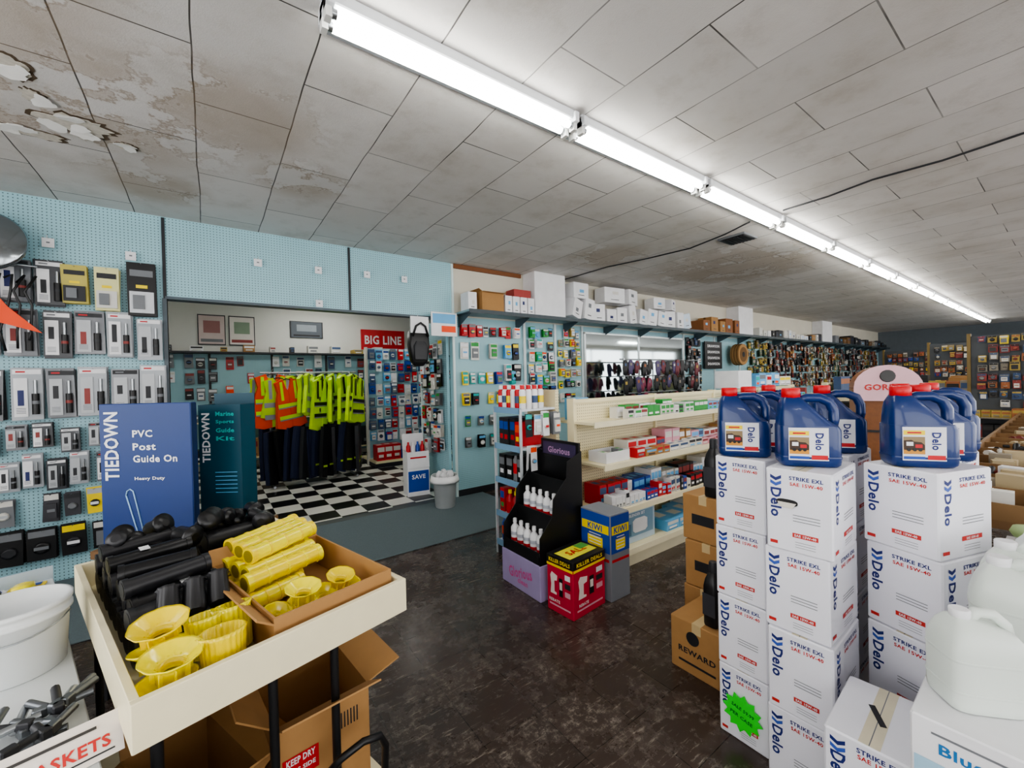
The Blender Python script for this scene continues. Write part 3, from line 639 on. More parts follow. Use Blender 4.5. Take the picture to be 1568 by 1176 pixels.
for F,w in ((P@FM(0,-hd,.18),hw*2),(P@T(-hw,0,.18)@RZ(-90)@FRONT,hd*2)):
    b.quad(w*.99,.016,YEL,F@T(0,.132,0),.0035); b.text('KILLER DEALS',.026,YEL,F@T(0,.165,0),w=w*.8,z=.004)
    b.poly([(-w*.36,-.06),(-w*.12,-.06),(-w*.12,-.045),(-w*.2,-.04),(-w*.2,.03),(-w*.1,.035),(-w*.08,.07),(-w*.3,.085),(-w*.36,.06),(-w*.33,.0)],C('#e9dbd4'),F@T(0,0,.003))
    b.quad(w*.14,.12,BLACK,F@T(w*.05,.0,0),.003); b.quad(w*.10,.05,C('#e9dbd4'),F@T(w*.05,.01,0),.0034)
    for q in range(3): b.quad(w*.2,.035,[WHITE,DARK,PINK][q],F@T(w*.3,.08-.055*q,0),.003)
    b.quad(w*.8,.012,PINK,F@T(0,-.13,0),.003); b.text('REBATE',.02,WHITE,F@T(-w*.2,-.10,0),z=.004)
P2=P@T(0,0,hh+.003); b.quad(.28,.14,C('#e8e23a'),P2,.001); b.text('SALE',.06,RED,P2,z=.002); b.quad(.09,.07,C('#59a14b'),P2@T(.09,0.03,0),.003)
b.obj('red_appliance_box')
b=MB(); P=T(2.29,2.05,0); DB=C('#1d45a0',.5)
b.box(-.10,-.14,0,.10,.14,.60,C('#7f838a'),P,ch=.004)
for F,w in ((P@FM(0,-.14,.30),.2),(P@T(-.1,0,.30)@RZ(-90)@FRONT,.28)):
    b.quad(w*.96,.26,DB,F@T(0,.16,0),.002); b.quad(w*.9,.06,YEL,F@T(0,.19,0),.003); b.text('KIWI',.045,BLUE,F@T(0,.19,0),z=.004); b.quad(w*.5,.07,YEL,F@T(0,.09,0),.003); b.quad(w*.9,.02,RED,F@T(0,-.02,0),.003)
    for q in range(5): b.quad(w*.4,.006,WHITE,F@T(0,.14-.022*q,0),.0035)
b.obj('blue_product_carton')
# ================================================================== WHITE OIL CARTONS
TXN=C('#1f2c70',.5); TXR=C('#c4322e',.5)
def oil_face(b,F,w,h):
    vx=-w*.34
    for k in (0,1):
        yy=h*.40-k*.02
        b.poly([(vx-.018,yy-.006),(vx,yy-.016),(vx+.018,yy-.006),(vx+.018,yy+.006),(vx,yy-.004),(vx-.018,yy+.006)],TXN if k==0 else C('#3d5bb0'),F@T(0,0,.0012))
    b.text('Delo',.036,TXN,F@T(vx,h*.08,0)@RZ(-90),w=h*.36)
    b.text('STRIKE EXL',.014,TXN,F@T(w*.12,h*.40,0),w=w*.5); b.text('SAE 15W-40',.013,TXR,F@T(w*.12,h*.33,0),w=w*.48)
    for q in range(3): b.quad(w*.4,.0025,GREY,F@T(w*.12,h*(-.04-.035*q),0),.0012)
    b.quad(w*.38,.016,TXR,F@T(w*.10,h*-.28,0),.0012); b.text('SAE 15W-40',.009,WHITE,F@T(w*.10,h*-.28,0),z=.002)
    b.quad(w*.12,.012,TXR,F@T(-w*.38,h*-.41,0),.0012)
    for q in range(3): b.quad(w*.3,.0015,GREY,F@T(w*.1,h*(-.36-.03*q),0),.0012)
def oil_stack(cx,cy,rot,n,h=.30,w=.31,d=.22,jit=.005,z0=0):
    b=MB()
    for i in range(n):
        P=T(cx+U(-jit,jit),cy+U(-jit,jit),z0+i*h)@RZ(rot+U(-1.3,1.3))
        b.box(-w/2,-d/2,.001,w/2,d/2,h-.001,CART_W,P,ch=.005)
        oil_face(b,P@T(-w/2,0,h/2)@RZ(-90)@FRONT,d,h); oil_face(b,P@FM(0,-d/2,h/2),w,h)
        b.box(-w/2+.004,-.0012,h-.002,w/2-.004,.0012,h-.0004,GREY,P); b.box(-w/2+.003,-.024,h-.0013,w/2-.003,.024,h-.0006,C('#d8cfb4',.3),P)
    return b
b=oil_stack(1.925,.850,0,4,d=.20)
pts=[]
for i in range(24):
    a=2*math.pi*i/24; rr=.082 if i%2 else .062; pts.append((rr*math.cos(a),rr*math.sin(a)))
P=T(1.761,.845,.13)@RZ(-90)@FRONT; b.poly(pts,C('#25e035',.6),P@RZ(8),.002)
for q,t in enumerate(('SALE 59.99','PER CASE')): b.text(t,.015,C('#1d6b2a'),P@RZ(-10)@T(0,.018-.034*q,.0022),w=.09)
b.obj('white_oil_carton_stack')
b=oil_stack(1.845,.615,2,4,d=.205)
P=T(1.683,.635,1.06)@RZ(-88)@FRONT
b.loft([(0,0,.034,.012,0),(0,0,.034,.012,.002)],BLACK,P@T(.0,.02,.001),e=.7); b.poly([(-.03,0),(.03,0),(.02,-.02),(-.02,-.018)],C('#c9c4ba'),P@T(0,.02,.004)@RX(-30),.001)
b.obj('white_oil_carton_stack')
oil_stack(2.135,.345,-18,4,d=.23,w=.29).obj('white_oil_carton_stack')
oil_stack(2.50,.39,-8,4).obj('white_oil_carton_stack')
oil_stack(2.28,.68,0,4).obj('white_oil_carton_stack')
oil_stack(2.29,.91,0,4).obj('white_oil_carton_stack')
b=oil_stack(1.60,.365,4,2,h=.255,w=.31,d=.205)
b.box(-.045,-.008,.5102,.045,.008,.5112,BLACK,T(1.6,.37,0)@RZ(30)); b.obj('white_oil_carton_stack')
JB=C('#0b2c66',.33,var=.06,coat=.3); CAPR=C('#cc101c',.4)
def jug(x,y,z,rot,name='blue_oil_jug',body=JB,cap=CAPR):
    b=MB(); b.M=T(x,y,z)@RZ(rot)
    b.loft([(0,0,.088,.052,0),(0,0,.096,.060,.008),(0,0,.098,.062,.02),(0,0,.098,.062,.135),(-.004,0,.094,.060,.15)],body)
    b.loft([(-.004,0,.094,.060,.149),(-.020,0,.076,.056,.175),(-.034,0,.060,.052,.205),(-.044,0,.046,.044,.232),(-.05,0,.032,.034,.25),(-.05,0,.026,.026,.256)],body,e=.5)
    b.tube([(-.035,0,.238),(.0,0,.252),(.04,0,.252),(.072,0,.236),(.086,0,.205),(.087,0,.17),(.080,0,.14)],.0175,body,n=12)
    b.tube([(-.01,.0,.20),(.005,0,.18),(.03,0,.162),(.055,0,.15)],.018,body,n=10)
    b.loft([(0,0,.0995,.0635,.03),(0,0,.1,.064,.034),(0,0,.0995,.0635,.038)],body)
    b.lathe([(.026,.252),(.031,.256),(.031,.286),(.027,.290)],cap,T(-.05,0,0),n=24,rib=.02,nr=12)
    F=FM(-.012,-.0628,.085)
    b.quad(.125,.12,C('#dfe0e6'),F); b.quad(.062,.062,C('#8e7a58'),F@T(-.029,-.006,0),.0008); b.quad(.062,.024,C('#c98c34'),F@T(-.029,-.025,0),.0010)
    b.poly([(-.03,-.018),(.03,-.018),(.03,.0),(.020,.010),(.0,.012),(-.008,.018),(-.03,.016)],C('#3e2a1c'),F@T(-.029,-.004,.0014)); b.quad(.020,.014,WHITE,F@T(-.042,.0,0),.0018); b.quad(.02,.012,RED,F@T(-.016,-.008,0),.0018)
    for q in (-.045,-.028,-.012): b.lathe([(.006,0),(.006,.001)],BLACK,F@T(q,-.021,.0014),n=10)
    b.quad(.062,.016,YEL,F@T(-.029,.040,0),.0014); b.quad(.04,.006,RED,F@T(-.029,.040,0),.0018)
    b.quad(.05,.016,RED,F@T(.034,-.048,0),.0014); b.text('Delo',.026,TXN,F@T(.034,.010,0)@RZ(-90),z=.0016,w=.062); b.quad(.062,.010,BLUE,F@T(-.029,-.050,0),.0014)
    return b.obj(name)
zt=1.2012
for x,y,r in ((1.855,.865,-58),(1.83,.62,-56),(2.22,.64,-60),(2.10,.36,-54),(2.30,.34,-56),(2.48,.43,-62),(2.30,.89,-65),(2.60,.36,-58),(2.03,.865,-60)):
    jug(x,y,zt,r)
# ================================================================== DEF cartons + white jugs
def defbox(b,P,w,d,h):
    b.box(-w/2,-d/2,.001,w/2,d/2,h-.001,WHITE,P,ch=.004)
    for F,ww in ((P@T(-w/2,0,h/2)@RZ(-90)@FRONT,d),(P@FM(0,-d/2,h/2),w)):
        b.quad(ww*.94,h*.5,C('#6fb0d2'),F@T(0,-h*.16,0),.0012); b.quad(ww*.94,h*.2,C('#a0c4d8'),F@T(0,h*.02,0),.0016)
        for q in range(5): b.quad(ww*.13,h*.2,C('#e2eff4'),F@T(ww*(-.36+.18*q),-h*.24,0),.002)
        b.text('BlueDEF',h*.10,C('#2e6fa8'),F@T(0,h*.26,0),w=ww*.6)
        b.quad(ww*.7,h*.02,GREY,F@T(0,h*.38,0),.0012)
for X_,Y_,R_ in ((1.475,.128,1),(1.86,.075,-2),(2.25,.02,1)):
    b=MB()
    for i in range(3): defbox(b,T(X_,Y_,i*.25)@RZ(R_),.32,.24,.25)
    b.obj('white_fluid_carton_stack')
TJ=C('#d6ddd6',.4,var=.04); pj=TJ.node_tree.nodes['Principled BSDF']; pj.inputs['Subsurface Weight'].default_value=.3; pj.inputs['Subsurface Radius'].default_value=(.03,.03,.03)
def fluid_jug(x,y,z,rot,s=1):
    b=MB(); b.M=T(x,y,z)@RZ(rot)@Matrix.Scale(s,4)
    b.loft([(0,0,.10,.07,0),(0,0,.108,.078,.01),(0,0,.11,.08,.03),(0,0,.11,.08,.19),(0,0,.10,.075,.225),(-.005,0,.085,.065,.25),(-.03,0,.045,.045,.272),(-.045,0,.022,.022,.284)],TJ,e=.42)
    b.tube([(-.03,0,.262),(.0,0,.298),(.045,0,.296),(.08,0,.262),(.088,0,.225)],.017,TJ,n=12)
    b.lathe([(.024,.280),(.027,.283),(.027,.305),(.024,.308)],WHITE,T(-.045,0,0),n=18)
    for zz in (.06,.16): b.loft([(0,0,.111,.081,zz),(0,0,.1125,.0825,zz+.004),(0,0,.111,.081,zz+.008)],TJ,e=.42)
    b.obj('white_plastic_jug')
fluid_jug(1.47,.155,.7512,-48,.72)
for i,(x,y) in enumerate(((1.76,.10),(1.93,.10),(2.16,.05),(2.34,.04))): fluid_jug(x,y,.7512,-85+U(-8,8),.90)
b=MB(); P=T(2.13,1.17,0); carton(b,P,.31,.29,.27,KRAFT,C('#c9b184'))
F=P@T(-.155,0,.135)@RZ(-90)@FRONT; b.text('REWARD',.03,DARK,F@T(0,-.02,0),w=.2); b.lathe([(.035,0),(.035,.001)],DARK,F@T(-.02,.055,.001),n=18); b.quad(.2,.012,DARK,F@T(0,-.08,0),.0012)
b.obj('cardboard_carton')
b=MB()
for i in range(3):
    P=T(2.49+U(-.01,.01),1.33+U(-.01,.01),.275*i)@RZ(U(-3,3)); carton(b,P,.30,.26,.272,KRAFT,C('#c9b184')); b.quad(.14,.06,DARK,P@T(-.15,0,.13)@RZ(-90)@FRONT,.0012)
b.obj('cardboard_carton_stack')
def bottle(x,y,z,h=.26,r=.05,name='black_oil_bottle'):
    b=MB(); b.M=T(x,y,z); b.loft([(0,0,r*.95,r*.7,0),(0,0,r,r*.75,.01),(0,0,r,r*.75,h*.62),(0,0,r*.8,r*.6,h*.74),(0,0,r*.36,r*.36,h*.84)],BLACK,e=.5); b.lathe([(r*.42,h*.84),(r*.42,h*.98),(r*.36,h)],DARK,n=16)
    b.quad(r*1.3,h*.35,C('#3a3a3f'),T(-r-.001,0,h*.35)@RZ(-90)@FRONT); b.obj(name)
bottle(2.06,1.12,.2722,.32,.05); bottle(2.42,1.30,.8262,.34,.055); bottle(2.56,1.30,.8262,.30,.05)
# ================================================================== FAR RIGHT
b=MB(); W1=C('#7d4d28',.5,var=.25,scale=30); P=T(4.12,.90,0)@RZ(-68)
b.box(-.17,-.17,0,.17,.2,1.42,W1,P,ch=.01)
arc=[(-.2,0)]+[(.2*math.cos(math.pi-a*math.pi/12),.16*math.sin(a*math.pi/12)) for a in range(0,13)][1:-1]+[(.2,0)]
b.poly([(p[0]*.85,p[1]) for p in arc],W1,P@FM(0,.2,1.42),.37)
b.poly([(p[0]*.95,p[1]+.0) for p in arc]+[(.19,-.10),(-.19,-.10)],C('#dfb4bc'),P@FM(0,-.18,1.43),.01); b.text('GORILLA',.045,TXR,P@FM(0,-.192,1.43),w=.26); b.lathe([(.045,0),(.04,.008)],C('#444444'),P@FM(0,-.191,1.51),n=14)
for z in (.4,.75,1.1): b.box(-.17,-.185,z,.17,-.17,z+.015,DARK,P)
b.obj('glue_display_cabinet')
b=MB(); WB=C('#7d5d3c',.6,var=.2)
b.box(2.95,-.3,.80,9.0,.52,.84,WB)
for x in (3.0,5.0,7.0,8.95):
    for y in (-.27,.48): b.box(x-.03,y-.03,0,x+.03,y+.03,.80,DARK)
for y in (-.3,.51): b.box(2.95,y-.01,.84,9.0,y+.01,.93,C('#836440'))
for i in range(16): b.box(2.95+i*.4,-.29,.84,2.96+i*.4,.50,.92,C('#836440'))
b.box(2.95,.12,.84,9.0,.13,.92,C('#836440'))
b.obj('parts_bin_table')
b=MB(); bp=[C('#7a2f28'),C('#4a3a30'),MT,GREY,C('#5c2a22'),BLACK,C('#b7a684'),DARK,OFFW]
for i in range(15):
    for y0 in (-.27,.14):
        m=random.choice(bp)
        if R()<.35:
            for q in range(4): P=T(3.0+i*.4+.05+.08*q,y0+U(.08,.22),.845)@RZ(U(-15,15)); b.box(-.032,-.05,0,.032,.05,U(.07,.14),random.choice([OFFW,MT,WHITE,C('#b7a684')]),P)
            continue
        for q in range(10):
            x=3.05+i*.4+U(0,.22); y=y0+U(.04,.3); b.cyl((x,y,.87+U(0,.05)),(x+U(-.1,.1),y+U(-.04,.04),.87+U(0,.06)),U(.01,.024),m if R()<.7 else random.choice(bp),n=7)
b.obj('hardware_parts')
b=MB(); LG=C('#a9c088',.6)
b.box(2.50,-.13,.0,2.93,.19,.72,C('#cfcfc8')); b.box(2.48,-.15,.72,2.94,.21,.78,WHITE)
for i in range(20):
    P=T(2.54+U(0,.34),U(-.10,.16),.778+U(0,.07))@RZ(U(0,360))
    b.loft([(0,0,.04,.03,0),(.01,0,.06,.045,.02),(0,.01,.045,.04,.045),(0,0,.01,.01,.05)],random.choice([LG,WHITE,OFFW]),P,n=12,e=.8)
b.obj('glove_bin')
LPAL[0]=MUTED
def pegrack(x,y0,y1,z,nm='peg_display_rack'):
    b=MB(); b.box(x,y0,0,x+.05,y1,z,C('#4b4f53')); 
    for y in (y0,y1): b.box(x-.03,y-.02,0,x+.08,y+.02,z+.04,C('#7d683a'))
    for k in (.5,.8): b.box(x-.3,y0,k,x,y1,k+.02,MT)
    b.box(x-.35,y0,0,x,y1,.12,DARK); b.obj(nm)
    b=MB(); P=T(x-.002,0,0)@RZ(-90)@FRONT; ys=[-(y0+.08+i*.11) for i in range(int((y1-y0-.08)/.11))]
    zz=1.0
    while zz<z-.05: packs(b,P,ys,[zz],.09,.11,[random.choice([MR,MB_,MY,RED,BLUE,YEL]),random.choice(MUTED),random.choice(MUTED)],skip=.08,jz=.025); zz+=.14
    b.M=T(x-.3,y1,0)@RZ(-90); goods(b,.02,y1-y0,.0,.52,.25,(.1,.2),(.08,.14),MUTED); goods(b,.02,y1-y0,.0,.82,.25,(.08,.14),(.08,.14),MUTED); b.obj('rack_retail_packages')
pegrack(9.6,-.6,1.05,2.05); pegrack(12.8,.9,2.0,2.1); pegrack(15.8,2.3,3.4,2.1); pegrack(15.5,-.4,1.2,2.2)
b=MB(); b.box(11.2,1.2,0,12.2,1.9,1.0,C('#8d6a40')); goods(b,11.2,12.2,1.25,1.0,.3,(.1,.5),(.1,.25),[KRAFT,MT,MO,DARK]); b.M=T(11.2,1.9,0)@RZ(-90); goods(b,0,.7,.0,1.0,.25,(.15,.45),(.1,.2),[KRAFT,MT,MO,DARK,MY]); b.obj('cluttered_stock_table')
b=MB(); b.box(21.9,1.5,1.75,21.998,3.0,2.5,BLACK); b.box(21.88,1.46,1.72,21.92,3.04,1.76,METAL); b.obj('dark_wall_display')
b=MB()
P=T(21.99,0,0)@RZ(-90)@FRONT; packs(b,P,[-4.6+i*.2 for i in range(24)],[1.0,1.3,1.6],.16,.24,MUTED,skip=.25); b.obj('far_wall_packages')
LPAL[0]=PAL
b=MB(); b.box(20.9,.5,2.5,20.92,1.0,2.9,YEL); b.text('DEALS',.09,RED,T(20.9,.75,2.7)@RZ(-90)@FRONT); b.cyl((20.91,.75,2.9),(20.91,.75,3.1),.005,METAL); b.obj('yellow_hanging_sign')
b=MB()
carton(b,T(5.4,2.63,1.372),.34,.3,.22,WHITE); goods(b,5.9,7.1,2.57,1.372,.12,(.1,.2),(.1,.2),[WHITE,OFFW,LBLUE]); b.obj('gondola_top_boxes')
# ================================================================== CART (foreground left)
CA=14.65; CM=T(-.15,1.15,0)@RZ(CA)
LC=C('#ebe1bd',.45,var=.06,scale=20)
b=MB(); b.M=CM
w,l,z=.68,1.09,.90; zb=z-.105
b.box(0,0,zb,w,.018,z,LC,ch=.002); b.box(0,l-.018,zb,w,l,z,LC,ch=.002); b.box(0,.018,zb,.018,l-.018,z,LC,ch=.002); b.box(w-.018,.018,zb,w,l-.018,z,LC,ch=.002)
b.box(.018,.018,zb,w-.018,l-.018,zb+.015,LC)
b.box(.02,.02,.18,w-.02,l-.02,.20,LC)
for a_ in (.29,.46): b.cyl((a_,.06,.19),(a_,.06,zb),.012,BLACK)
for a_,b_ in ((.05,.06),(w-.05,l-.06),(.05,l-.06)): b.cyl((a_,b_,.19),(a_,b_,zb),.012,BLACK)
for a_,b_ in ((.06,.08),(w-.06,.08),(.06,l-.08),(w-.06,l-.08)):
    b.cyl((a_,b_,.08),(a_,b_,.18),.01,METAL); b.cyl((a_-.015,b_,.045),(a_+.015,b_,.045),.045,BLACK,n=18)
b.tube([(.40,.03,.42),(.44,.0,.47),(.50,-.02,.49),(.555,-.02,.47),(.58,-.01,.42),(.58,.0,.30),(.58,.02,.2)],.011,BLACK)
b.obj('display_cart')
YP=C('#efd400',.3,var=.06,coat=.3); YT=C('#f5e40a',.22,var=.08,coat=.4); BP=C('#141416',.34,var=.3); BP2=C('#232326',.42,var=.3)
pyt=YT.node_tree.nodes['Principled BSDF']; pyt.inputs['Subsurface Weight'].default_value=.35; pyt.inputs['Subsurface Radius'].default_value=(.012,.012,.004)
b=MB(); b.M=CM; zf=zb+.016
def flange(P,m,r=.07):
    b.lathe([(r*.42,0),(r*.48,.0),(r*.5,r*.45),(r*.62,r*.62),(r*.98,r*.9),(r*1.0,r*.98),(r*.92,r*.93),(r*.55,r*.65),(r*.40,r*.5),(r*.38,.01)],m,P,n=40,cap=False,rib=.02,nr=10)
    b.cyl((0,0,0),(0,0,.006),r*.46,m,M=P,n=24)
    b.lathe([(r*.40,r*.30),(r*.44,r*.52),(r*.40,r*.54),(r*.36,r*.30)],YP,P,n=30,cap=False)
    for k in range(8):
        a=math.pi/4*k; b.box(r*.48,-.0015,r*.1,r*.66,.0015,r*.62,m,P@RZ(math.degrees(a)))
def ribcup(P,m,r=.05,h=.09):
    b.lathe([(r*.85,0),(r*.9,.005),(r,h*.9),(r*1.08,h),(r*.95,h),(r*.86,h*.1)],m,P,n=96,cap=False,rib=.04,nr=24); b.cyl((0,0,0),(0,0,.005),r*.88,m,M=P,n=24)
flange(T(.075,.085,zf+.005),YT,.06); flange(T(.085,.09,zf+.060)@RX(6),YT,.062); flange(T(.085,.20,zf+.03)@RX(-12),YT,.062); flange(T(.09,.205,zf+.095)@RX(8)@RY(-6),YP,.062)
ribcup(T(.19,.085,zf+.01)@RX(-8),YP,.05,.11); ribcup(T(.245,.19,zf+.01)@RX(-14),YT,.045,.115); ribcup(T(.185,.20,zf+.02)@RX(-12),YT,.046,.10)
b.obj('yellow_pipe_flanges')
b=MB(); b.M=CM
def pipe(p,q,r,m):
    b.cyl(p,q,r,m,n=22); p=Vector(p);q=Vector(q);d=(q-p).normalized()
    b.cyl(p,p+d*.015,r*1.12,m,n=22); b.cyl(q-d*.015,q,r*1.12,m,n=22); b.cyl(p-d*.001,p,r*.8,BLACK,n=16); b.cyl(q,q+d*.001,r*.8,BLACK,n=16)
    if R()<.5:
        c=p.lerp(q,U(.1,.8)); b.box(-.013,-.02,r*.96,.013,.02,r*1.03,WHITE if R()<.6 else RED,T(*c))
for k in range(8):
    b0=.33+.092*k; pipe((.05,b0,zf+.042),(.27,b0+.012,zf+.042),.038,BP)
for k in range(8):
    b0=.36+.085*k; pipe((.045+U(0,.02),b0,zf+.110),(.275,b0+U(-.01,.02),zf+.112),.032,random.choice([BP,BP2]))
for k,(a0,b0,a1,b1) in enumerate(((.05,.46,.26,.48),(.06,.60,.25,.57),(.05,.72,.27,.74),(.05,.88,.26,.90))): pipe((a0,b0,zf+.166),(a1,b1,zf+.170),.026,random.choice([BP,BP2]))
for b0 in (.70,.80,.90,.99): pipe((.33,b0,zf+.045),(.62,b0+.01,zf+.045),.042,BP)
for b0 in (.84,.94): pipe((.34,b0,zf+.122),(.58,b0+.02,zf+.122),.038,BP2)
for k in range(16):
    a_=U(.08,.56); b_=U(.80,1.0); s=U(.8,1.2); b.lathe([(.02*s,0),(.024*s,.01),(.024*s,.05*s),(.034*s,.055*s),(.034*s,.065*s),(.014,.07*s)],random.choice([BP,BP2,BP]),T(a_,b_,zf+.175+U(0,.02))@RX(U(50,120))@RY(U(-40,40)),n=18)
for k in range(3):
    P=T(.12+.06*k,.30,zf+.10)@RX(-50)@RY(10); b.lathe([(.024,0),(.028,.01),(.024,.09),(.03,.095),(.018,.1)],BP2,P,n=30,rib=.06,nr=10)
b.obj('black_pipe_fittings')
b=MB(); b.M=CM
open_carton(b,T(.47,.30,zf+.001),.36,.52,.12,KRAFT,t=.006,flaps=None)
b.box(-.18,0,0,.18,.005,.06,KRAFT,T(.47,.555,zf+.12)@RX(-40)); b.box(-.02,-.26,0,-.015,.1,.05,KRAFT,T(.30,.30,zf+.118)@RY(-55))
b.obj('cardboard_tray')
b=MB(); b.M=CM
for k in range(5): flange(T(.34+.062*k,.10+.03*(k%2),zf+.012)@RX(U(-6,6)),YP if k%2 else YT,.042)
for k in range(4): flange(T(.35+.075*k,.20,zf+.02)@RX(25),YT,.045)
flange(T(.42,.17,zf+.07)@RX(10),YT,.052); flange(T(.55,.19,zf+.06)@RX(14),YP,.045)
def sleeve(p,q,r,m,m2):
    p=Vector(p);q=Vector(q);d=(q-p).normalized(); b.cyl(p,q,r,m,n=26)
    b.cyl(p-d*.002,p+d*.015,r*1.12,m2,n=26); b.cyl(q-d*.015,q+d*.002,r*1.12,m2,n=26); b.cyl(p-d*.0035,p-d*.0022,r*.8,C('#8a7a00'),n=20)
    for t in (.25,.5,.75):
        c=p.lerp(q,t); b.cyl(c,c+d*.007,r*1.08,m2,n=26)
for k in range(5): sleeve((.33,.34+.065*k,zf+.045),(.50+.02*k,.36+.065*k,zf+.05),.028,YP if k%2 else YT,YP)
for k in range(5): sleeve((.335+U(-.01,.02),.36+.066*k,zf+.104),(.58+.006*k,.40+.070*k,zf+.112),.028,YT if k%2 else YP,YT)
for k in range(3): sleeve((.35+U(0,.03),.44+.075*k,zf+.160),(.61,.52+.075*k,zf+.168),.026,YT,YP)
b.obj('yellow_pipe_sleeves')
b=MB(); b.M=CM
open_carton(b,T(.48,.30,.2015)@RZ(-8),.28,.36,.36,KRAFT,flaps=(60,20,50,75),fl=.12)
F=T(.48,.30,.2015)@RZ(-8)@FM(0,-.18,.24); b.quad(.10,.07,RED,F@T(-.07,-.02,0),.0015); b.text('KEEP DRY',.02,WHITE,F@T(-.07,0,0),w=.08,z=.0025); b.text('THIS SIDE',.014,WHITE,F@T(-.07,-.03,0),w=.08,z=.0025)
for q in range(8): b.quad(.004,.05,DARK,F@T(.03+.01*q,.04,0),.0015)
b.obj('open_cardboard_box')
b=MB(); b.M=CM
open_carton(b,T(.17,.34,.2015)@RZ(6),.22,.38,.26,KRAFT,flaps=(40,20,120,60),fl=.10); b.obj('open_cardboard_box')
# ================================================================== table behind with tall display boxes
VM=RZ(-36)
b=MB(); b.M=VM
b.box(-2.10,2.04,.71,-1.46,2.55,.75,WB)
for x,y in ((-2.07,2.07),(-1.49,2.07),(-2.07,2.52),(-1.49,2.52)): b.box(x-.02,y-.02,0,x+.02,y+.02,.71,DARK)
b.box(-2.08,2.06,.25,-1.48,2.53,.27,WB); b.obj('display_table')
b=MB(); b.M=VM; TB=C('#0e3270',.45,var=.05); TBD=C('#0b264e',.45)
b.box(-2.055,2.06,.7512,-1.60,2.10,1.475,TB,ch=.003); b.box(-1.6005,2.064,.752,-1.598,2.098,1.472,TBD)
F=FM(-1.83,2.06,1.11)
b.text('TIEDOWN',.072,WHITE,F@T(-.165,.155,0)@RZ(90),w=.34,z=.002)
for t,y,wd in (('PVC',.215,.10),('Post',.15,.115),('Guide On',.09,.22)): b.text(t,.036,WHITE,F@T(-.06+wd/2,y,0),w=wd,z=.002)
b.text('Heavy Duty',.02,WHITE,F@T(.02,-.01,0),w=.15,z=.002)
b.tube([(-.10,-.09,0.002),(-.095,-.07,.002),(-.08,-.06,.002),(-.065,-.07,.002),(-.06,-.09,.002),(-.005,-.34,.002)],.003,C('#9fc3e6'),M=F); b.tube([(-.10,-.09,.002),(-.03,-.34,.002)],.003,C('#9fc3e6'),M=F)
b.obj('blue_display_carton')
b=MB(); b.M=VM; TG=C('#0a4152',.45,var=.05); x0,x1=-1.72,-1.49
b.box(x0,2.27,.7512,x1,2.275,1.45,TG); b.box(x0,2.275,.7512,x0+.005,2.40,1.45,TG); b.box(x1-.005,2.275,.7512,x1,2.40,1.45,TG); b.box(x0,2.395,.7512,x1,2.40,1.51,TG); b.box(x0+.005,2.275,.7512,x1-.005,2.395,.76,TG)
b.box(x0+.005,2.276,1.40,x1-.005,2.394,1.41,BLACK)
F=FM((x0+x1)/2,2.27,1.10)
b.text('TIEDOWN',.045,WHITE,F@T(-.075,.17,0)@RZ(90),w=.27,z=.002)
for i,t in enumerate(('Marine','Sports','Guide','Kit')): b.text(t,.024,TEAL,F@T(.03,.30-.045*i,0),w=.10,z=.002)
for i in range(6): b.quad(.12,.004,LBLUE,F@T(.03,-.02-.022*i,0),.002)
b.text('Heavy Duty',.03,WHITE,F@T(.0,-.25,0),w=.14,z=.002)
b.obj('teal_display_carton')
# ================================================================== COUNTER bottom-left
b=MB(); b.M=CM; CT=C('#d2d6d8',.35,var=.05)
b.box(-1.5,-.6,.71,-.035,1.50,.75,CT,ch=.004); b.box(-1.45,-.55,0,-.08,1.45,.71,C('#b9bcbc')); b.box(-1.5,1.50,.71,-.035,1.515,.80,C('#b7c4cc'))
b.obj('white_counter')
b=MB(); P=T(-.47,1.80,.7505)@Matrix.Scale(.9,4)
b.lathe([(.108,0),(.112,.004),(.122,.17),(.130,.172),(.130,.182),(.124,.184),(.126,.20),(.131,.202),(.131,.214),(.12,.216),(.118,.210),(0.0,.210)],C('#dfe2e2',.4,var=.03),P,n=48,cap=False)
b.cyl((0,0,0),(0,0,.004),.108,WHITE,M=P,n=32)
b.tube([(.131*math.cos(a),.131*math.sin(a),.165-.03*math.sin(math.pi*(a+2.8)/2.6)) for a in [-2.8+2.6*i/12 for i in range(13)]],.0025,METAL,M=P)
b.obj('white_plastic_bucket')
b=MB()
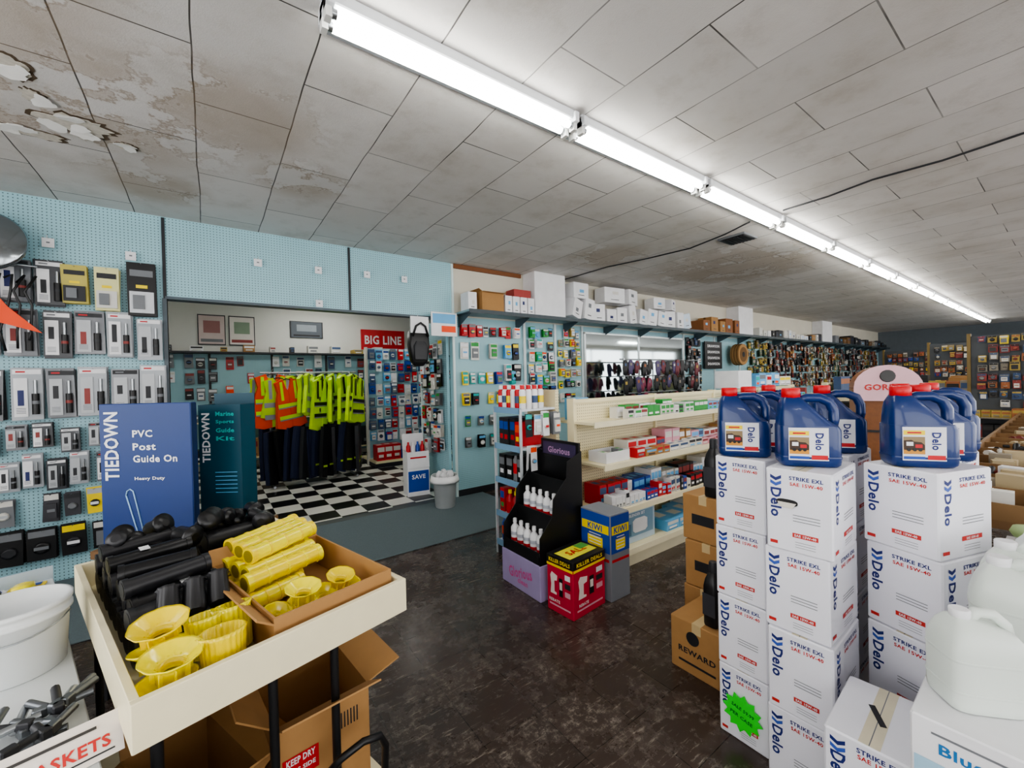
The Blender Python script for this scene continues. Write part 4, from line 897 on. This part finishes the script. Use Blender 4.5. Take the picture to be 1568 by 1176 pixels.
for k in range(18):
    x=-.37+U(-.08,.08); y=1.40+U(-.08,.10); a=U(0,3.14); L=U(.04,.10); zz=.766+.012*(k//6)
    m=random.choice([METAL,DARK,C('#75797d',.35,.8)])
    b.cyl((x,y,zz),(x+L*math.cos(a),y+L*math.sin(a),zz+.004),.009,m,n=8)
    b.box(-.014,-.010,-.01,.014,.010,.012,m,T(x,y,zz)@RZ(math.degrees(a)),ch=.003)
b.obj('metal_clamps')
b=MB(); P=T(-.285,1.225,.7545)@RZ(14)@RX(50)
b.box(-.115,0,-.003,.115,.085,0,C('#e6ddd4',.6),P); b.text('BASKETS',.024,TXR,P@T(.03,.032,0),w=.13,z=.002); b.quad(.2,.003,DARK,P@T(0,.012,0),.002); b.quad(.15,.006,MK,P@T(0,.065,0),.002)
b.box(-.03,0,-.006,.03,.065,-.003,KRAFT,P); b.obj('basket_price_sign')
b=MB(); b.M=CM
for k in range(16):
    P=T(-.12-.085*(k%8),1.41-.12*(k//8)+U(-.03,.03),.7515)@RZ(U(-25,25))
    c=[YEL,WHITE,YEL,LBLUE,YEL][k%5]
    b.box(-.05,-.07,0,.05,.07,.006,c,P); b.loft([(0,0,.03,.045,.006),(0,0,.028,.04,.028),(0,0,.01,.02,.034)],[YT,DARK,YT,GREY][k%4],P,n=14,e=.6); b.quad(.08,.03,BLUE,P@T(0,.05,.0065),.001)
b.obj('yellow_blister_packs')
b=MB(); b.M=CM
AL=C('#c4c9cb',.3,.7)
b.tube([(-.34,1.485,.752),(-.44,1.485,1.0),(-.60,1.485,1.60)],.006,AL); b.tube([(-.60,1.485,1.60),(-1.2,1.485,1.60)],.006,AL); b.cyl((-1.2,1.485,.752),(-1.2,1.485,1.6),.006,AL)
b.obj('counter_guard_frame')
# ================================================================== WORLD / CAMERA
wd=bpy.data.worlds.new('World'); sc.world=wd; wd.use_nodes=True; bg=wd.node_tree.nodes['Background']; bg.inputs[0].default_value=(.98,.975,.98,1); bg.inputs[1].default_value=4.0
cam=bpy.data.cameras.new('camera'); co=bpy.data.objects.new('camera',cam); sc.collection.objects.link(co); sc.camera=co
cam.sensor_width=36; cam.lens=14.6; cam.clip_start=.02
co.matrix_world=T(0,0,1.55)@RZ(-36)@RX(90-.63)@RZ(-1.37)
sc.view_settings.view_transform='AgX'; sc.view_settings.look='AgX - Medium High Contrast'; sc.view_settings.exposure=.08
